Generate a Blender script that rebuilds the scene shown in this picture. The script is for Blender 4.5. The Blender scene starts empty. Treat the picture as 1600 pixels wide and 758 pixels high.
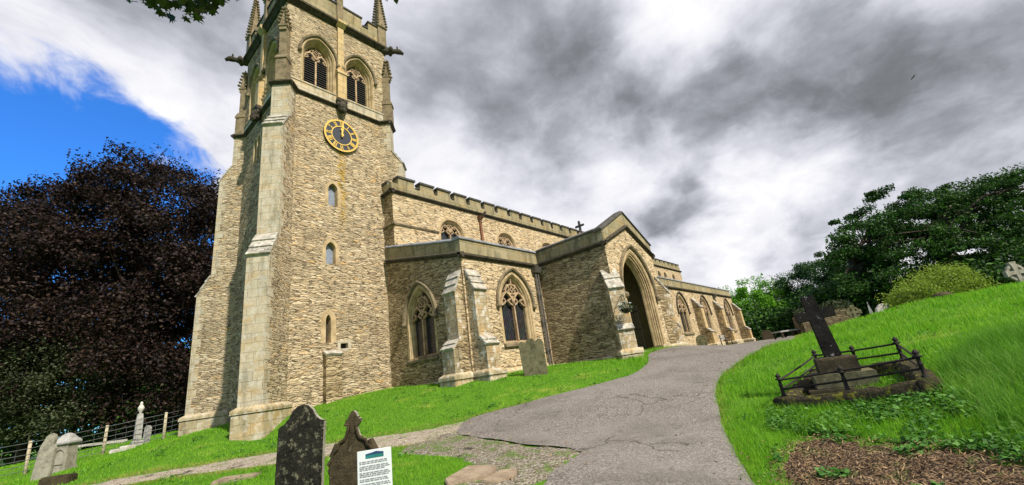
import bpy, bmesh, math, random
import numpy as np
from mathutils import Vector, Matrix
from mathutils.geometry import tessellate_polygon
rnd = random.Random(7); R2 = math.sqrt(2)
scene = bpy.context.scene
COL = scene.collection

# ------------------------------------------------------------------ camera
cam_d = bpy.data.cameras.new('camera'); cam = bpy.data.objects.new('camera', cam_d); COL.objects.link(cam)
cam_d.sensor_width = 36.0; cam_d.lens = 36.0*635.165/1600.0
cam_d.clip_start = 0.1; cam_d.clip_end = 2000
_r = Vector((0.66218106, -0.73670265, -0.13706004)); _u = Vector((-0.14105512, -0.30218196, 0.94275634)); _f = Vector((0.73594816, 0.60494237, 0.30401485))
cam.matrix_world = Matrix(((_r.x, _u.x, -_f.x, 0), (_r.y, _u.y, -_f.y, 0), (_r.z, _u.z, -_f.z, 0), (0, 0, 0, 1)))
scene.camera = cam

# ------------------------------------------------------------------ sun, exposure
SUN_AZ, SUN_EL = math.radians(186.5), math.radians(46)
sd = bpy.data.lights.new('sun', 'SUN'); sd.energy = 4.8; sd.angle = math.radians(0.9); sd.color = (1.0, 0.93, 0.82)
so = bpy.data.objects.new('sun', sd); COL.objects.link(so)
_sv = Vector((math.sin(SUN_AZ)*math.cos(SUN_EL), math.cos(SUN_AZ)*math.cos(SUN_EL), math.sin(SUN_EL)))
so.rotation_euler = _sv.to_track_quat('Z', 'Y').to_euler()
vs = scene.view_settings
scene.display_settings.display_device = 'sRGB'
vs.view_transform = 'Standard'; vs.look = 'None'; vs.gamma = 1.0; vs.use_curve_mapping = False; vs.exposure = 0.55

# ------------------------------------------------------------------ node helper
class NB:
    def __init__(s, tree):
        s.t = tree; s.n = tree.nodes; s.l = tree.links
    def new(s, typ, **kw):
        n = s.n.new(typ)
        for k, v in kw.items(): setattr(n, k, v)
        return n
    def put(s, sock, v):
        if isinstance(v, bpy.types.NodeSocket): s.l.new(v, sock)
        elif v is not None: sock.default_value = v
    def math(s, op, a, b=None, c=None, clamp=False):
        n = s.new('ShaderNodeMath', operation=op, use_clamp=clamp)
        s.put(n.inputs[0], a); s.put(n.inputs[1], b); s.put(n.inputs[2], c)
        return n.outputs[0]
    def vmath(s, op, a, b=None, out=0):
        n = s.new('ShaderNodeVectorMath', operation=op)
        s.put(n.inputs[0], a); s.put(n.inputs[1], b)
        return n.outputs['Value'] if op in ('DOT_PRODUCT', 'LENGTH') else n.outputs[0]
    def noise(s, vec, scale, detail=4, rough=.55, dist=0, out='Fac'):
        n = s.new('ShaderNodeTexNoise'); s.put(n.inputs['Vector'], vec)
        n.inputs['Scale'].default_value = scale; n.inputs['Detail'].default_value = detail
        n.inputs['Roughness'].default_value = rough; n.inputs['Distortion'].default_value = dist
        return n.outputs[out]
    def vor(s, vec, scale, feat='F1', rand=1, out='Distance', dim='3D'):
        n = s.new('ShaderNodeTexVoronoi', feature=feat, voronoi_dimensions=dim); s.put(n.inputs['Vector'], vec)
        n.inputs['Scale'].default_value = scale; n.inputs['Randomness'].default_value = rand
        return n.outputs[out]
    def ramp(s, fac, stops, interp='LINEAR'):
        n = s.new('ShaderNodeValToRGB'); s.put(n.inputs[0], fac); cr = n.color_ramp; cr.interpolation = interp
        while len(cr.elements) < len(stops): cr.elements.new(.5)
        for e, (p, c) in zip(cr.elements, stops): e.position = p; e.color = (c[0], c[1], c[2], 1) if not isinstance(c, float) else (c, c, c, 1)
        return n.outputs[0]
    def mix(s, f, a, b, mode='MIX'):
        n = s.new('ShaderNodeMix', data_type='RGBA', blend_type=mode)
        s.put(n.inputs[0], f)
        for i, v in ((6, a), (7, b)):
            if isinstance(v, tuple) and len(v) == 3: v = (*v, 1)
            s.put(n.inputs[i], v)
        return n.outputs[2]
    def smooth(s, x, a, b):
        n = s.new('ShaderNodeMapRange', interpolation_type='SMOOTHSTEP'); s.put(n.inputs[0], x)
        n.inputs[1].default_value = a; n.inputs[2].default_value = b
        return n.outputs[0]
    def comb(s, x, y, z=0.0):
        n = s.new('ShaderNodeCombineXYZ'); s.put(n.inputs[0], x); s.put(n.inputs[1], y); s.put(n.inputs[2], z); return n.outputs[0]
    def sep(s, v):
        n = s.new('ShaderNodeSeparateXYZ'); s.put(n.inputs[0], v); return n.outputs
    def bump(s, h, dist, strength=1.0):
        n = s.new('ShaderNodeBump'); s.put(n.inputs['Height'], h); n.inputs['Distance'].default_value = dist; n.inputs['Strength'].default_value = strength
        return n.outputs[0]

# ------------------------------------------------------------------ sky
world = bpy.data.worlds.new('World'); scene.world = world; world.use_nodes = True
nt = world.node_tree; nt.nodes.clear(); b = NB(nt)
sky = b.new('ShaderNodeTexSky', sky_type='NISHITA', sun_disc=False); sky.sun_elevation = SUN_EL; sky.sun_rotation = SUN_AZ
sky.dust_density = .3; sky.ozone_density = 3.0
skyc = b.mix(1.0, sky.outputs[0], (0.36, 1.02, 1.85), 'MULTIPLY')
dirv = b.new('ShaderNodeTexCoord').outputs['Generated']
sx, sy, sz = b.sep(dirv)
den = b.math('ADD', b.math('MAXIMUM', sz, 0.0), .42)
pv = b.vmath('MULTIPLY', b.comb(b.math('DIVIDE', sx, den), b.math('DIVIDE', sy, den), b.math('MULTIPLY', sz, .8)), (1.45, 1.45, 1.45))
warp = b.vmath('SUBTRACT', b.noise(pv, 1.6, 3, .5, out='Color'), (.5, .5, .5))
pw = b.vmath('ADD', pv, b.vmath('MULTIPLY', warp, (.55, .55, 0)))
pst = b.vmath('MULTIPLY', pw, (.9, 1.05, 1)) 
n1 = b.noise(pst, 1.3, 8, .50); n2 = b.noise(pst, 3.6, 6, .55); n3 = b.noise(pv, 9, 5, .6)
val = b.math('ADD', b.math('MULTIPLY', b.math('SUBTRACT', n1, .5), .55), b.math('MULTIPLY', b.math('SUBTRACT', n2, .5), .75))
val = b.math('ADD', val, b.math('MULTIPLY', b.math('SUBTRACT', n3, .5), .34))
val = b.math('ADD', val, .585)
warp2 = b.vmath('SUBTRACT', b.noise(pv, 5.0, 4, .55, out='Color'), (.5, .5, .5))
wdir = b.vmath('NORMALIZE', b.vmath('ADD', dirv, b.vmath('ADD', b.vmath('MULTIPLY', warp, (.20, .20, .16)), b.vmath('MULTIPLY', warp2, (.10, .10, .08)))))
def lobe(d, r0, w, prev):
    l = b.math('MULTIPLY', b.smooth(b.vmath('DOT_PRODUCT', wdir, d), math.cos(math.radians(r0)), math.cos(math.radians(r0*.12))), w)
    return b.math('ADD', prev, l)
def skydir(px, py): return tuple((_r*((px-800)/635.165)+_u*(-(py-379)/635.165)+_f).normalized())
# where the cloud deck is thick (dark) and thin (bright): direction, spread in degrees, weight
for px, py, r0, w in ((985, 250, 9, .22), (1185, 280, 8, .13), (1195, 212, 5, .12), (1160, 340, 7, .06), (180, 120, 9, .12), (330, 120, 12, .02), (640, 260, 13, .12), (1200, 425, 9, .22), (1330, 330, 9, .08), (1040, 25, 10, .26), (700, 330, 9, .10), (640, 30, 9, .14),
                      (800, 130, 18, -.17), (930, 165, 14, -.18), (1070, 175, 11, -.34), (1170, 150, 9, -.22), (1290, 110, 13, -.24), (1450, 130, 15, -.26), (1580, 190, 12, -.16), (720, 90, 12, -.12), (1060, 320, 6, -.36), (1000, 345, 5, -.18), (1230, 385, 6, -.24), (1330, 350, 6, -.12), (250, 50, 10, -.20), (80, 20, 9, -.12), (900, 60, 9, -.12), (760, 190, 7, -.14)):
    val = lobe(skydir(px, py), r0, w, val)
GN = Vector((-.115, .775, .62)).cross(Vector((.20, .842, .50))).normalized()
GN = GN if GN.z < 0 else -GN
gap = b.math('MULTIPLY', b.vmath('DOT_PRODUCT', dirv, tuple(GN)), 7.0)
gap = b.math('ADD', gap, b.math('MULTIPLY', b.math('SUBTRACT', b.noise(pw, 3.2, 7, .6), .5), 2.6))
gap = b.math('MULTIPLY', gap, b.smooth(sx, .62, .30))
val = b.math('ADD', val, b.math('MULTIPLY', b.smooth(gap, -.75, .3), .22))
gap = b.smooth(gap, .22, .72)
cloud = b.ramp(val, [(0.0, (.10, .105, .113)), (.2, (.155, .163, .178)), (.40, (.265, .277, .31)), (.60, (.43, .44, .49)), (.82, (.60, .60, .64)), (1.0, (.70, .70, .71))])
bg = b.new('ShaderNodeBackground'); out = b.new('ShaderNodeOutputWorld')
final = b.mix(gap, b.mix(1.0, cloud, (10, 10, 10), 'MULTIPLY'), skyc)
b.put(bg.inputs[0], final); bg.inputs[1].default_value = 0.1
nt.links.new(bg.outputs[0], out.inputs[0])

# ------------------------------------------------------------------ materials
def mat(name, rough=.85, spec=.25, metal=0):
    m = bpy.data.materials.new(name); m.use_nodes = True; nb = NB(m.node_tree); nb.p = m.node_tree.nodes['Principled BSDF']
    nb.p.inputs['Roughness'].default_value = rough; nb.p.inputs['Specular IOR Level'].default_value = spec; nb.p.inputs['Metallic'].default_value = metal
    nb.m = m; return nb
def col(nb, c): nb.put(nb.p.inputs['Base Color'], (*c, 1) if isinstance(c, tuple) and len(c) == 3 else c)
def nrm(nb, n): nb.put(nb.p.inputs['Normal'], n)
def plain(name, c, rough=.7, spec=.3, metal=0, var=.25, scale=6.0, bump=0.0):
    nb = mat(name, rough, spec, metal); pos = nb.new('ShaderNodeNewGeometry').outputs['Position']
    n = nb.noise(pos, scale, 5, .6)
    lo = tuple(x*(1-var) for x in c); hi = tuple(min(1, x*(1+var)) for x in c)
    col(nb, nb.ramp(n, [(.3, lo), (.7, hi)]))
    if bump: nrm(nb, nb.bump(nb.noise(pos, scale*5, 4, .6), bump))
    return nb.m
def wall_uv(nb):
    g = nb.new('ShaderNodeNewGeometry')
    t = nb.vmath('NORMALIZE', nb.vmath('ADD', nb.vmath('CROSS_PRODUCT', g.outputs['True Normal'], (0, 0, 1)), (.002, .001, 0)))
    u = nb.vmath('DOT_PRODUCT', g.outputs['Position'], t); z = nb.sep(g.outputs['Position'])[2]
    return u, z, g.outputs['Position']
def rubble(name, stops, su=3.2, sz=12.5, bumpd=.045, mortar=(.38, .31, .21), stain=1.0, streak=False, slitw=.75):
    nb = mat(name, .92, .15); u, z, pos = wall_uv(nb)
    wob = nb.noise(pos, 1.3, 3, .5); wob2 = nb.noise(pos, 6, 3, .55)
    zz = nb.math('ADD', nb.math('MULTIPLY', z, sz), nb.math('MULTIPLY', nb.math('ADD', wob, nb.math('MULTIPLY', wob2, .6)), 2.2))
    uu = nb.math('ADD', nb.math('MULTIPLY', u, su), nb.math('MULTIPLY', wob2, 1.1))
    v = nb.comb(uu, zz, 0.0)
    cell = nb.vor(v, 1.0, 'F1', .9, 'Color', '2D'); edge = nb.vor(v, 1.0, 'DISTANCE_TO_EDGE', .9, 'Distance', '2D')
    r = nb.sep(cell); big = nb.noise(pos, .55, 5, .62); mid = nb.noise(pos, 1.7, 5, .65)
    c = nb.ramp(nb.math('ADD', nb.math('MULTIPLY', r[0], .62), nb.math('MULTIPLY', mid, .40)), stops)
    fine = nb.noise(pos, 18, 6, .7)
    c = nb.mix(.75, c, nb.ramp(fine, [(.25, (.24, .23, .21)), (.5, (.5, .5, .5)), (.78, (.76, .75, .71))]), 'OVERLAY')
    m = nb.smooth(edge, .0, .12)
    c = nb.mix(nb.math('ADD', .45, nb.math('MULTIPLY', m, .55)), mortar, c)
    # shadow in open joints, painted as thin dark slits along the courses
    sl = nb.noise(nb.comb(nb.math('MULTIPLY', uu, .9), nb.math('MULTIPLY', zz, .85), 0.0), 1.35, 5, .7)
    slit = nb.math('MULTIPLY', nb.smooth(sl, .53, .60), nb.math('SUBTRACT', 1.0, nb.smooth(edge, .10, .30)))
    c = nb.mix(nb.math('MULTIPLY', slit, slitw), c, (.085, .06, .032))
    c = nb.mix(nb.math('MULTIPLY', nb.smooth(big, .48, .72), .45*stain), c, (.15, .12, .07))
    lich = nb.smooth(nb.noise(pos, 3.2, 5, .7), .64, .72)
    c = nb.mix(nb.math('MULTIPLY', lich, .5), c, (.55, .50, .38))
    if streak:      # yellow algae run below the clock
        px, py, pz = nb.sep(pos); wx = nb.math('ABSOLUTE', nb.math('SUBTRACT', nb.math('ADD', px, nb.math('MULTIPLY', nb.noise(pos, 2.5, 3), .5)), 8.32))
        k = nb.math('MULTIPLY', nb.math('SUBTRACT', 1.0, nb.smooth(wx, .05, .30)), nb.math('MULTIPLY', nb.smooth(pz, 6.6, 8.2), nb.math('SUBTRACT', 1.0, nb.smooth(pz, 10.8, 11.2))))
        c = nb.mix(nb.math('MULTIPLY', nb.math('MULTIPLY', k, nb.smooth(nb.noise(pos, 5, 4), .35, .6)), .8), c, (.40, .25, .03))
    col(nb, c)
    h = nb.math('SUBTRACT', nb.math('ADD', nb.math('MULTIPLY', nb.smooth(edge, .0, .25), nb.math('ADD', .25, nb.math('MULTIPLY', r[1], .6))), nb.math('MULTIPLY', fine, .6)), nb.math('MULTIPLY', slit, 1.1))
    nrm(nb, nb.bump(h, bumpd)); return nb.m
def ashlar(name, c1, c2, bw=.62, bh=.30, stain=(.10, .09, .05), st=.6, bumpd=.012, white=.0):
    nb = mat(name, .9, .2); u, z, pos = wall_uv(nb)
    br = nb.new('ShaderNodeTexBrick'); br.offset = .5
    nb.put(br.inputs['Vector'], nb.comb(u, z, 0.0))
    br.inputs['Scale'].default_value = 1.0; br.inputs['Brick Width'].default_value = bw; br.inputs['Row Height'].default_value = bh
    br.inputs['Mortar Size'].default_value = .007; br.inputs['Mortar Smooth'].default_value = .4; br.inputs['Bias'].default_value = 0
    br.inputs['Color1'].default_value = (*c1, 1); br.inputs['Color2'].default_value = (*c2, 1); br.inputs['Mortar'].default_value = tuple(x*.62 for x in c2)+(1,)
    fine = nb.noise(pos, 16, 6, .65)
    bv = nb.noise(nb.comb(nb.math('MULTIPLY', u, 1.2), nb.math('MULTIPLY', z, 2.6), 0.0), 1.0, 3, .6)
    c0 = nb.mix(nb.smooth(bv, .45, .75), br.outputs['Color'], (c1[0]*1.05, c1[1]*.86, c1[2]*.62))
    c = nb.mix(.5, c0, nb.ramp(fine, [(.25, (.3, .3, .28)), (.5, (.5, .5, .5)), (.8, (.7, .7, .7))]), 'OVERLAY')
    str_ = nb.noise(nb.comb(nb.math('MULTIPLY', u, 3.5), nb.math('MULTIPLY', z, .7), 0.0), 1.0, 6, .65)
    c = nb.mix(nb.math('MULTIPLY', nb.smooth(str_, .46, .66), st), c, stain)
    if white: c = nb.mix(nb.math('MULTIPLY', nb.smooth(nb.noise(pos, 4.5, 5, .7), .50, .60), white), c, (.68, .66, .60))
    col(nb, c)
    nrm(nb, nb.bump(nb.math('ADD', nb.math('MULTIPLY', fine, .7), nb.math('MULTIPLY', br.outputs['Fac'], -1.0)), bumpd)); return nb.m
def mottled(name, base, dark, light, scale=6, lichen=.3, rough=.92, bumpd=.012, thr=.58):
    nb = mat(name, rough, .15); pos = nb.new('ShaderNodeNewGeometry').outputs['Position']
    a = nb.noise(pos, scale, 6, .68); c = nb.ramp(a, [(.30, dark), (.55, base), (.8, tuple(x*1.3 for x in base))])
    l = nb.smooth(nb.noise(pos, scale*2.3, 6, .72), thr, thr+.1)
    c = nb.mix(nb.math('MULTIPLY', l, lichen), c, light); col(nb, c)
    nrm(nb, nb.bump(nb.noise(pos, scale*6, 5, .65), bumpd)); return nb.m
M = {}
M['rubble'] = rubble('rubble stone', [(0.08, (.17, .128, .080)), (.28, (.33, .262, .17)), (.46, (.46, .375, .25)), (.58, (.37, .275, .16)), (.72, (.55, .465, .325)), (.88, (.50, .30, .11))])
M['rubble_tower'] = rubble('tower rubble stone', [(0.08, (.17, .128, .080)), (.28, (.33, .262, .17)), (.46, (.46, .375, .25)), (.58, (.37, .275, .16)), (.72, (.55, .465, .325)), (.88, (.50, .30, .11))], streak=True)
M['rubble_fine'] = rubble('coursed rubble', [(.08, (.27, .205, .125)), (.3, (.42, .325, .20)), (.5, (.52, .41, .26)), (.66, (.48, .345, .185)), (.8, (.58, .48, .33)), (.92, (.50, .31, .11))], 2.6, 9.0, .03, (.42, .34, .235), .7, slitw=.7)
M['rubble_dark'] = rubble('dark shaded rubble', [(.05, (.13, .095, .05)), (.3, (.26, .195, .11)), (.55, (.36, .275, .16)), (.8, (.45, .36, .22)), (.95, (.34, .21, .09))], 2.7, 9.5, .055, (.24, .185, .11))  # dark rubble; the shade of the west faces is put into its colours
M['rubble_vault'] = rubble('shaded vault rubble', [(.1, (.06, .045, .028)), (.5, (.13, .10, .06)), (.9, (.20, .16, .10))], 2.6, 7, .05, (.09, .07, .045))  # tree shade over the vault is put into these dark stone colours
M['ashlar'] = ashlar('dressed stone', (.40, .36, .275), (.43, .37, .255), st=.45, white=.2)
M['ashlar_rough'] = ashlar('rough weathered blocks', (.40, .32, .20), (.28, .22, .13), .48, .26, st=.6, bumpd=.03, white=.5)
M['ashlar_warm'] = ashlar('warm dressed stone', (.48, .37, .20), (.42, .31, .165), bh=.34, st=.4, stain=(.17, .12, .06))
M['ashlar_green'] = ashlar('parapet stone', (.31, .265, .165), (.235, .20, .115), bw=.8, bh=.42, st=.65, stain=(.085, .08, .045))
M['coping'] = mottled('dark coping stone', (.075, .07, .062), (.035, .035, .033), (.30, .29, .26), 4, .4)
M['string'] = mottled('string course stone', (.065, .054, .038), (.02, .018, .014), (.20, .17, .12), 5, .25)
M['cap'] = mottled('lichen capped stone', (.36, .33, .27), (.12, .11, .09), (.60, .585, .53), 3.0, .75, thr=.52)
M['plinth'] = ashlar('plinth stone', (.42, .35, .22), (.34, .28, .17), .7, .34, st=.6, white=.35)
M['mould'] = mottled('moulded stone', (.42, .32, .185), (.22, .16, .085), (.5, .42, .28), 3, .3, bumpd=.006)
M['tracery'] = mottled('tracery stone', (.40, .29, .18), (.19, .13, .08), (.5, .45, .35), 4, .3, bumpd=.006)
M['hood'] = mottled('hood mould stone', (.20, .16, .10), (.07, .055, .035), (.36, .32, .23), 4, .4, bumpd=.006)
M['lead'] = mottled('grey roofing lead', (.22, .23, .25), (.12, .12, .13), (.4, .4, .4), 2, .2, .6)
def glass_mat():
    nb = mat('leaded glass', .22, .5); u, z, pos = wall_uv(nb)
    a = nb.math('ADD', nb.math('MULTIPLY', u, 7.5), nb.math('MULTIPLY', z, 5.0)); c = nb.math('SUBTRACT', nb.math('MULTIPLY', u, 7.5), nb.math('MULTIPLY', z, 5.0))
    def ln(x): return nb.math('LESS_THAN', nb.math('ABSOLUTE', nb.math('SUBTRACT', nb.math('FRACT', x), .5)), .06)
    lead = nb.math('MAXIMUM', ln(a), ln(c))
    cell = nb.vor(nb.comb(nb.math('FLOOR', a), nb.math('FLOOR', c), 0.0), 1.0, 'F1', 0, 'Color')
    col(nb, nb.mix(lead, nb.mix(.5, (.010, .012, .016), nb.mix(1.0, cell, (.03, .035, .045), 'MULTIPLY')), (.05, .05, .05)))
    nrm(nb, nb.bump(nb.math('ADD', nb.math('MULTIPLY', nb.sep(cell)[0], .6), nb.noise(pos, 5, 2)), .012)); return nb.m
M['glass'] = glass_mat()
M['pane'] = plain('pale lancet glass', (.19, .22, .27), .12, .6, var=.3, scale=9)
M['louvre'] = plain('dark louvre slats', (.035, .034, .032), .8)
M['black'] = plain('black iron', (.012, .012, .013), .55, .4)
M['rust'] = mottled('rusty iron', (.030, .024, .020), (.010, .010, .010), (.16, .08, .04), 12, .5, .75, .004)
M['pipe'] = plain('grey cast iron pipe', (.085, .078, .07), .5, .4)
M['pipe_red'] = plain('rust red pipe', (.17, .075, .04), .7)
M['gold'] = plain('gold leaf', (.70, .48, .11), .38, .5, .35, .12, 30)
M['dial'] = plain('clock black', (.016, .02, .032), .5, .4)
M['wood_dark'] = plain('dark oak', (.035, .025, .018), .7)
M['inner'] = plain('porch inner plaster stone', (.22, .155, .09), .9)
M['gargoyle'] = mottled('blackened carved stone', (.07, .06, .045), (.02, .018, .015), (.2, .18, .13), 7, .3)
M['pinnacle'] = mottled('weathered carved stone', (.21, .165, .10), (.08, .065, .04), (.42, .38, .28), 4, .4)

# ------------------------------------------------------------------ object helpers
def link(name, me, m=None, parent=None, kind=None):
    o = bpy.data.objects.new(name, me); COL.objects.link(o)
    if me is not None and m is not None:
        for x in (m if isinstance(m, (list, tuple)) else [m]): me.materials.append(x)
    if parent is not None: o.parent = parent
    if kind: o['kind'] = kind
    return o
def tag(o, label, cat=None, group=None):
    o['label'] = label
    if cat: o['category'] = cat
    if group: o['group'] = group
    return o
def thing(name, label, cat, loc=(0, 0, 0), rz=0, group=None):
    o = bpy.data.objects.new(name, None); COL.objects.link(o); o.location = loc; o.rotation_euler = (0, 0, rz); o.empty_display_size = .3
    return tag(o, label, cat, group)
def copy_tree(o, parent=None):
    c = o.copy(); COL.objects.link(c)
    if parent is not None: c.parent = parent
    for ch in list(o.children): copy_tree(ch, c)
    return c
class MB:
    """collects polygons into one mesh"""
    def __init__(s): s.v = []; s.f = []; s.mi = []; s.cur = 0
    def add(s, vs, fs):
        o = len(s.v); s.v += [tuple(x) for x in vs]; s.f += [tuple(i+o for i in f) for f in fs]; s.mi += [s.cur]*len(fs); return s
    def box(s, x0, x1, y0, y1, z0, z1, bev=0):
        vs = [(x, y, z) for z in (z0, z1) for y in (y0, y1) for x in (x0, x1)]
        return s.add(vs, [(0, 2, 3, 1), (4, 5, 7, 6), (0, 1, 5, 4), (2, 6, 7, 3), (0, 4, 6, 2), (1, 3, 7, 5)])
    def prism(s, ring_a, ring_b, caps=True):
        n = len(ring_a); fs = [(i, (i+1) % n, n+(i+1) % n, n+i) for i in range(n)]
        if caps: fs += [tuple(range(n-1, -1, -1)), tuple(range(n, 2*n))]
        return s.add(list(ring_a)+list(ring_b), fs)
    def rings(s, rings, closed=True, caps=False):
        n = len(rings[0]); vs = [p for r in rings for p in r]; fs = []
        for k in range(len(rings)-1):
            for i in range(n if closed else n-1):
                j = (i+1) % n; fs.append((k*n+i, k*n+j, (k+1)*n+j, (k+1)*n+i))
        if caps: fs += [tuple(range(n-1, -1, -1)), tuple((len(rings)-1)*n+i for i in range(n))]
        return s.add(vs, fs)
    def tube(s, pts, rads, n=8, caps=True):
        pts = [Vector(p) for p in pts]; rads = rads if isinstance(rads, (list, tuple)) else [rads]*len(pts); rs = []
        ref = Vector((.31, .17, .93))
        for i, p in enumerate(pts):
            d = (pts[min(i+1, len(pts)-1)]-pts[max(i-1, 0)]).normalized()
            a = d.cross(ref)
            if a.length < .05: a = d.cross(Vector((1, 0, 0)))
            a.normalize(); c = d.cross(a)
            rs.append([p+a*(math.cos(2*math.pi*k/n)*rads[i])+c*(math.sin(2*math.pi*k/n)*rads[i]) for k in range(n)])
        return s.rings(rs, True, caps)
    def lathe(s, cx, cy, prof, n=16):
        return s.rings([[(cx+r*math.cos(2*math.pi*k/n), cy+r*math.sin(2*math.pi*k/n), z) for k in range(n)] for r, z in prof], True, True)
    def blob(s, c, r, n=8, m=5, jit=.0, rg=None):
        rs = []
        for i in range(m+1):
            t = math.pi*i/m; rr = max(math.sin(t), .02)
            rs.append([(c[0]+r[0]*rr*math.cos(2*math.pi*k/n)*(1+jit*(rg.random()-.5) if rg else 1), c[1]+r[1]*rr*math.sin(2*math.pi*k/n)*(1+jit*(rg.random()-.5) if rg else 1), c[2]-r[2]*math.cos(t)) for k in range(n)])
        return s.rings(rs, True, True)
    def build(s, name, m=None, parent=None, smooth=False, kind=None, recalc=True, bevel=0):
        me = bpy.data.meshes.new(name); me.from_pydata(s.v, [], s.f)
        me.polygons.foreach_set('material_index', s.mi)
        if recalc or bevel:
            bm = bmesh.new(); bm.from_mesh(me)
            if recalc: bmesh.ops.recalc_face_normals(bm, faces=bm.faces)
            if bevel: bmesh.ops.bevel(bm, geom=[e for e in bm.edges if len(e.link_faces) == 2 and e.calc_face_angle(0) > .5], offset=bevel, segments=2, affect='EDGES', clamp_overlap=True)
            bm.to_mesh(me); bm.free()
        if smooth: me.polygons.foreach_set('use_smooth', [True]*len(me.polygons))
        me.update()
        return link(name, me, m, parent, kind)
def fast_mesh(name, verts, k, m, parent=None, kind=None, attr=None):
    """verts: (n*k,3) array, each k consecutive vertices one polygon"""
    verts = np.asarray(verts, dtype=np.float32).reshape(-1, 3); n = len(verts)//k
    me = bpy.data.meshes.new(name); me.vertices.add(len(verts)); me.vertices.foreach_set('co', verts.ravel())
    me.loops.add(len(verts)); me.loops.foreach_set('vertex_index', np.arange(len(verts), dtype=np.int32))
    me.polygons.add(n); me.polygons.foreach_set('loop_start', np.arange(0, len(verts), k, dtype=np.int32))
    me.update(calc_edges=True)
    return link(name, me, m, parent, kind)

class Fr:
    """a wall frame: origin, direction along the wall, outward normal"""
    def __init__(s, o, u, n): s.o = Vector(o); s.u = Vector(u); s.n = Vector(n)
    def P(s, u, z, d=0): return s.o+s.u*u+Vector((0, 0, z))+s.n*d
    def ring(s, pts, d): return [s.P(u, z, d) for u, z in pts]
def f_south(y): return Fr((0, y, 0), (1, 0, 0), (0, -1, 0))
def f_west(x): return Fr((x, 0, 0), (0, -1, 0), (-1, 0, 0))     # u = -y
def fbox(mb, fr, u0, u1, z0, z1, d0, d1):
    mb.prism([fr.P(u0, z0, d0), fr.P(u1, z0, d0), fr.P(u1, z1, d0), fr.P(u0, z1, d0)], [fr.P(u0, z0, d1), fr.P(u1, z0, d1), fr.P(u1, z1, d1), fr.P(u0, z1, d1)])
def fprof(mb, fr, u0, u1, prof, z0=0, z1=None):
    """extrude a (depth, height) profile along the wall; z0/z1 raise its two ends"""
    z1 = z0 if z1 is None else z1
    mb.prism([fr.P(u0, z+z0, d) for d, z in prof], [fr.P(u1, z+z1, d) for d, z in prof])
def arch(w, n=9, bottom=True):
    uc, a, zb, zs, za = w; h = za-zs; R = (a*a+h*h)/(2*a); an = math.atan2(h, a-R)*1.0
    cx = a-R; an = math.atan2(h, -cx)
    pts = [(uc+cx+R*math.cos(an*i/n), zs+R*math.sin(an*i/n)) for i in range(n+1)]
    left = [(2*uc-u, z) for u, z in reversed(pts[:-1])]
    head = pts+left
    return ([(uc+a, zb)]+head+[(uc-a, zb)]) if bottom else head
def inset(w, dl, db=0):
    uc, a, zb, zs, za = w; h = za-zs; R = (a*a+h*h)/(2*a); c = R-a; Ri = R-dl
    return (uc, a-dl, zb+db, zs, zs+math.sqrt(max(Ri*Ri-c*c, .0001)))
def sweep2d(mb, fr, path, prof, closed=False):
    n = len(path); rings = []
    for i, (u, z) in enumerate(path):
        p = path[(i-1) % n] if (closed or i > 0) else path[i]; q = path[(i+1) % n] if (closed or i < n-1) else path[i]
        t = Vector((q[0]-p[0], q[1]-p[1])); t.normalize(); nx, nz = t.y, -t.x
        rings.append([fr.P(u+nx*o, z+nz*o, d) for o, d in prof])
    if closed: rings.append(rings[0])
    mb.rings(rings, True, not closed)
def poly_wall(mb, fr, outline, holes=(), d=0):
    loops = [[Vector((u, z, 0)) for u, z in outline]]+[[Vector((u, z, 0)) for u, z in h] for h in holes]
    tris = tessellate_polygon(loops); flat = [p for l in loops for p in l]
    mb.add([fr.P(p.x, p.y, d) for p in flat], [tuple(t) for t in tris])
bar = lambda w, d0, d1: [(-w/2, d0), (w/2, d0), (w/2, d1), (-w/2, d1)]
def circ(u, z, r, n=16, a0=0): return [(u+r*math.cos(a0+2*math.pi*k/n), z+r*math.sin(a0+2*math.pi*k/n)) for k in range(n)]
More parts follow.
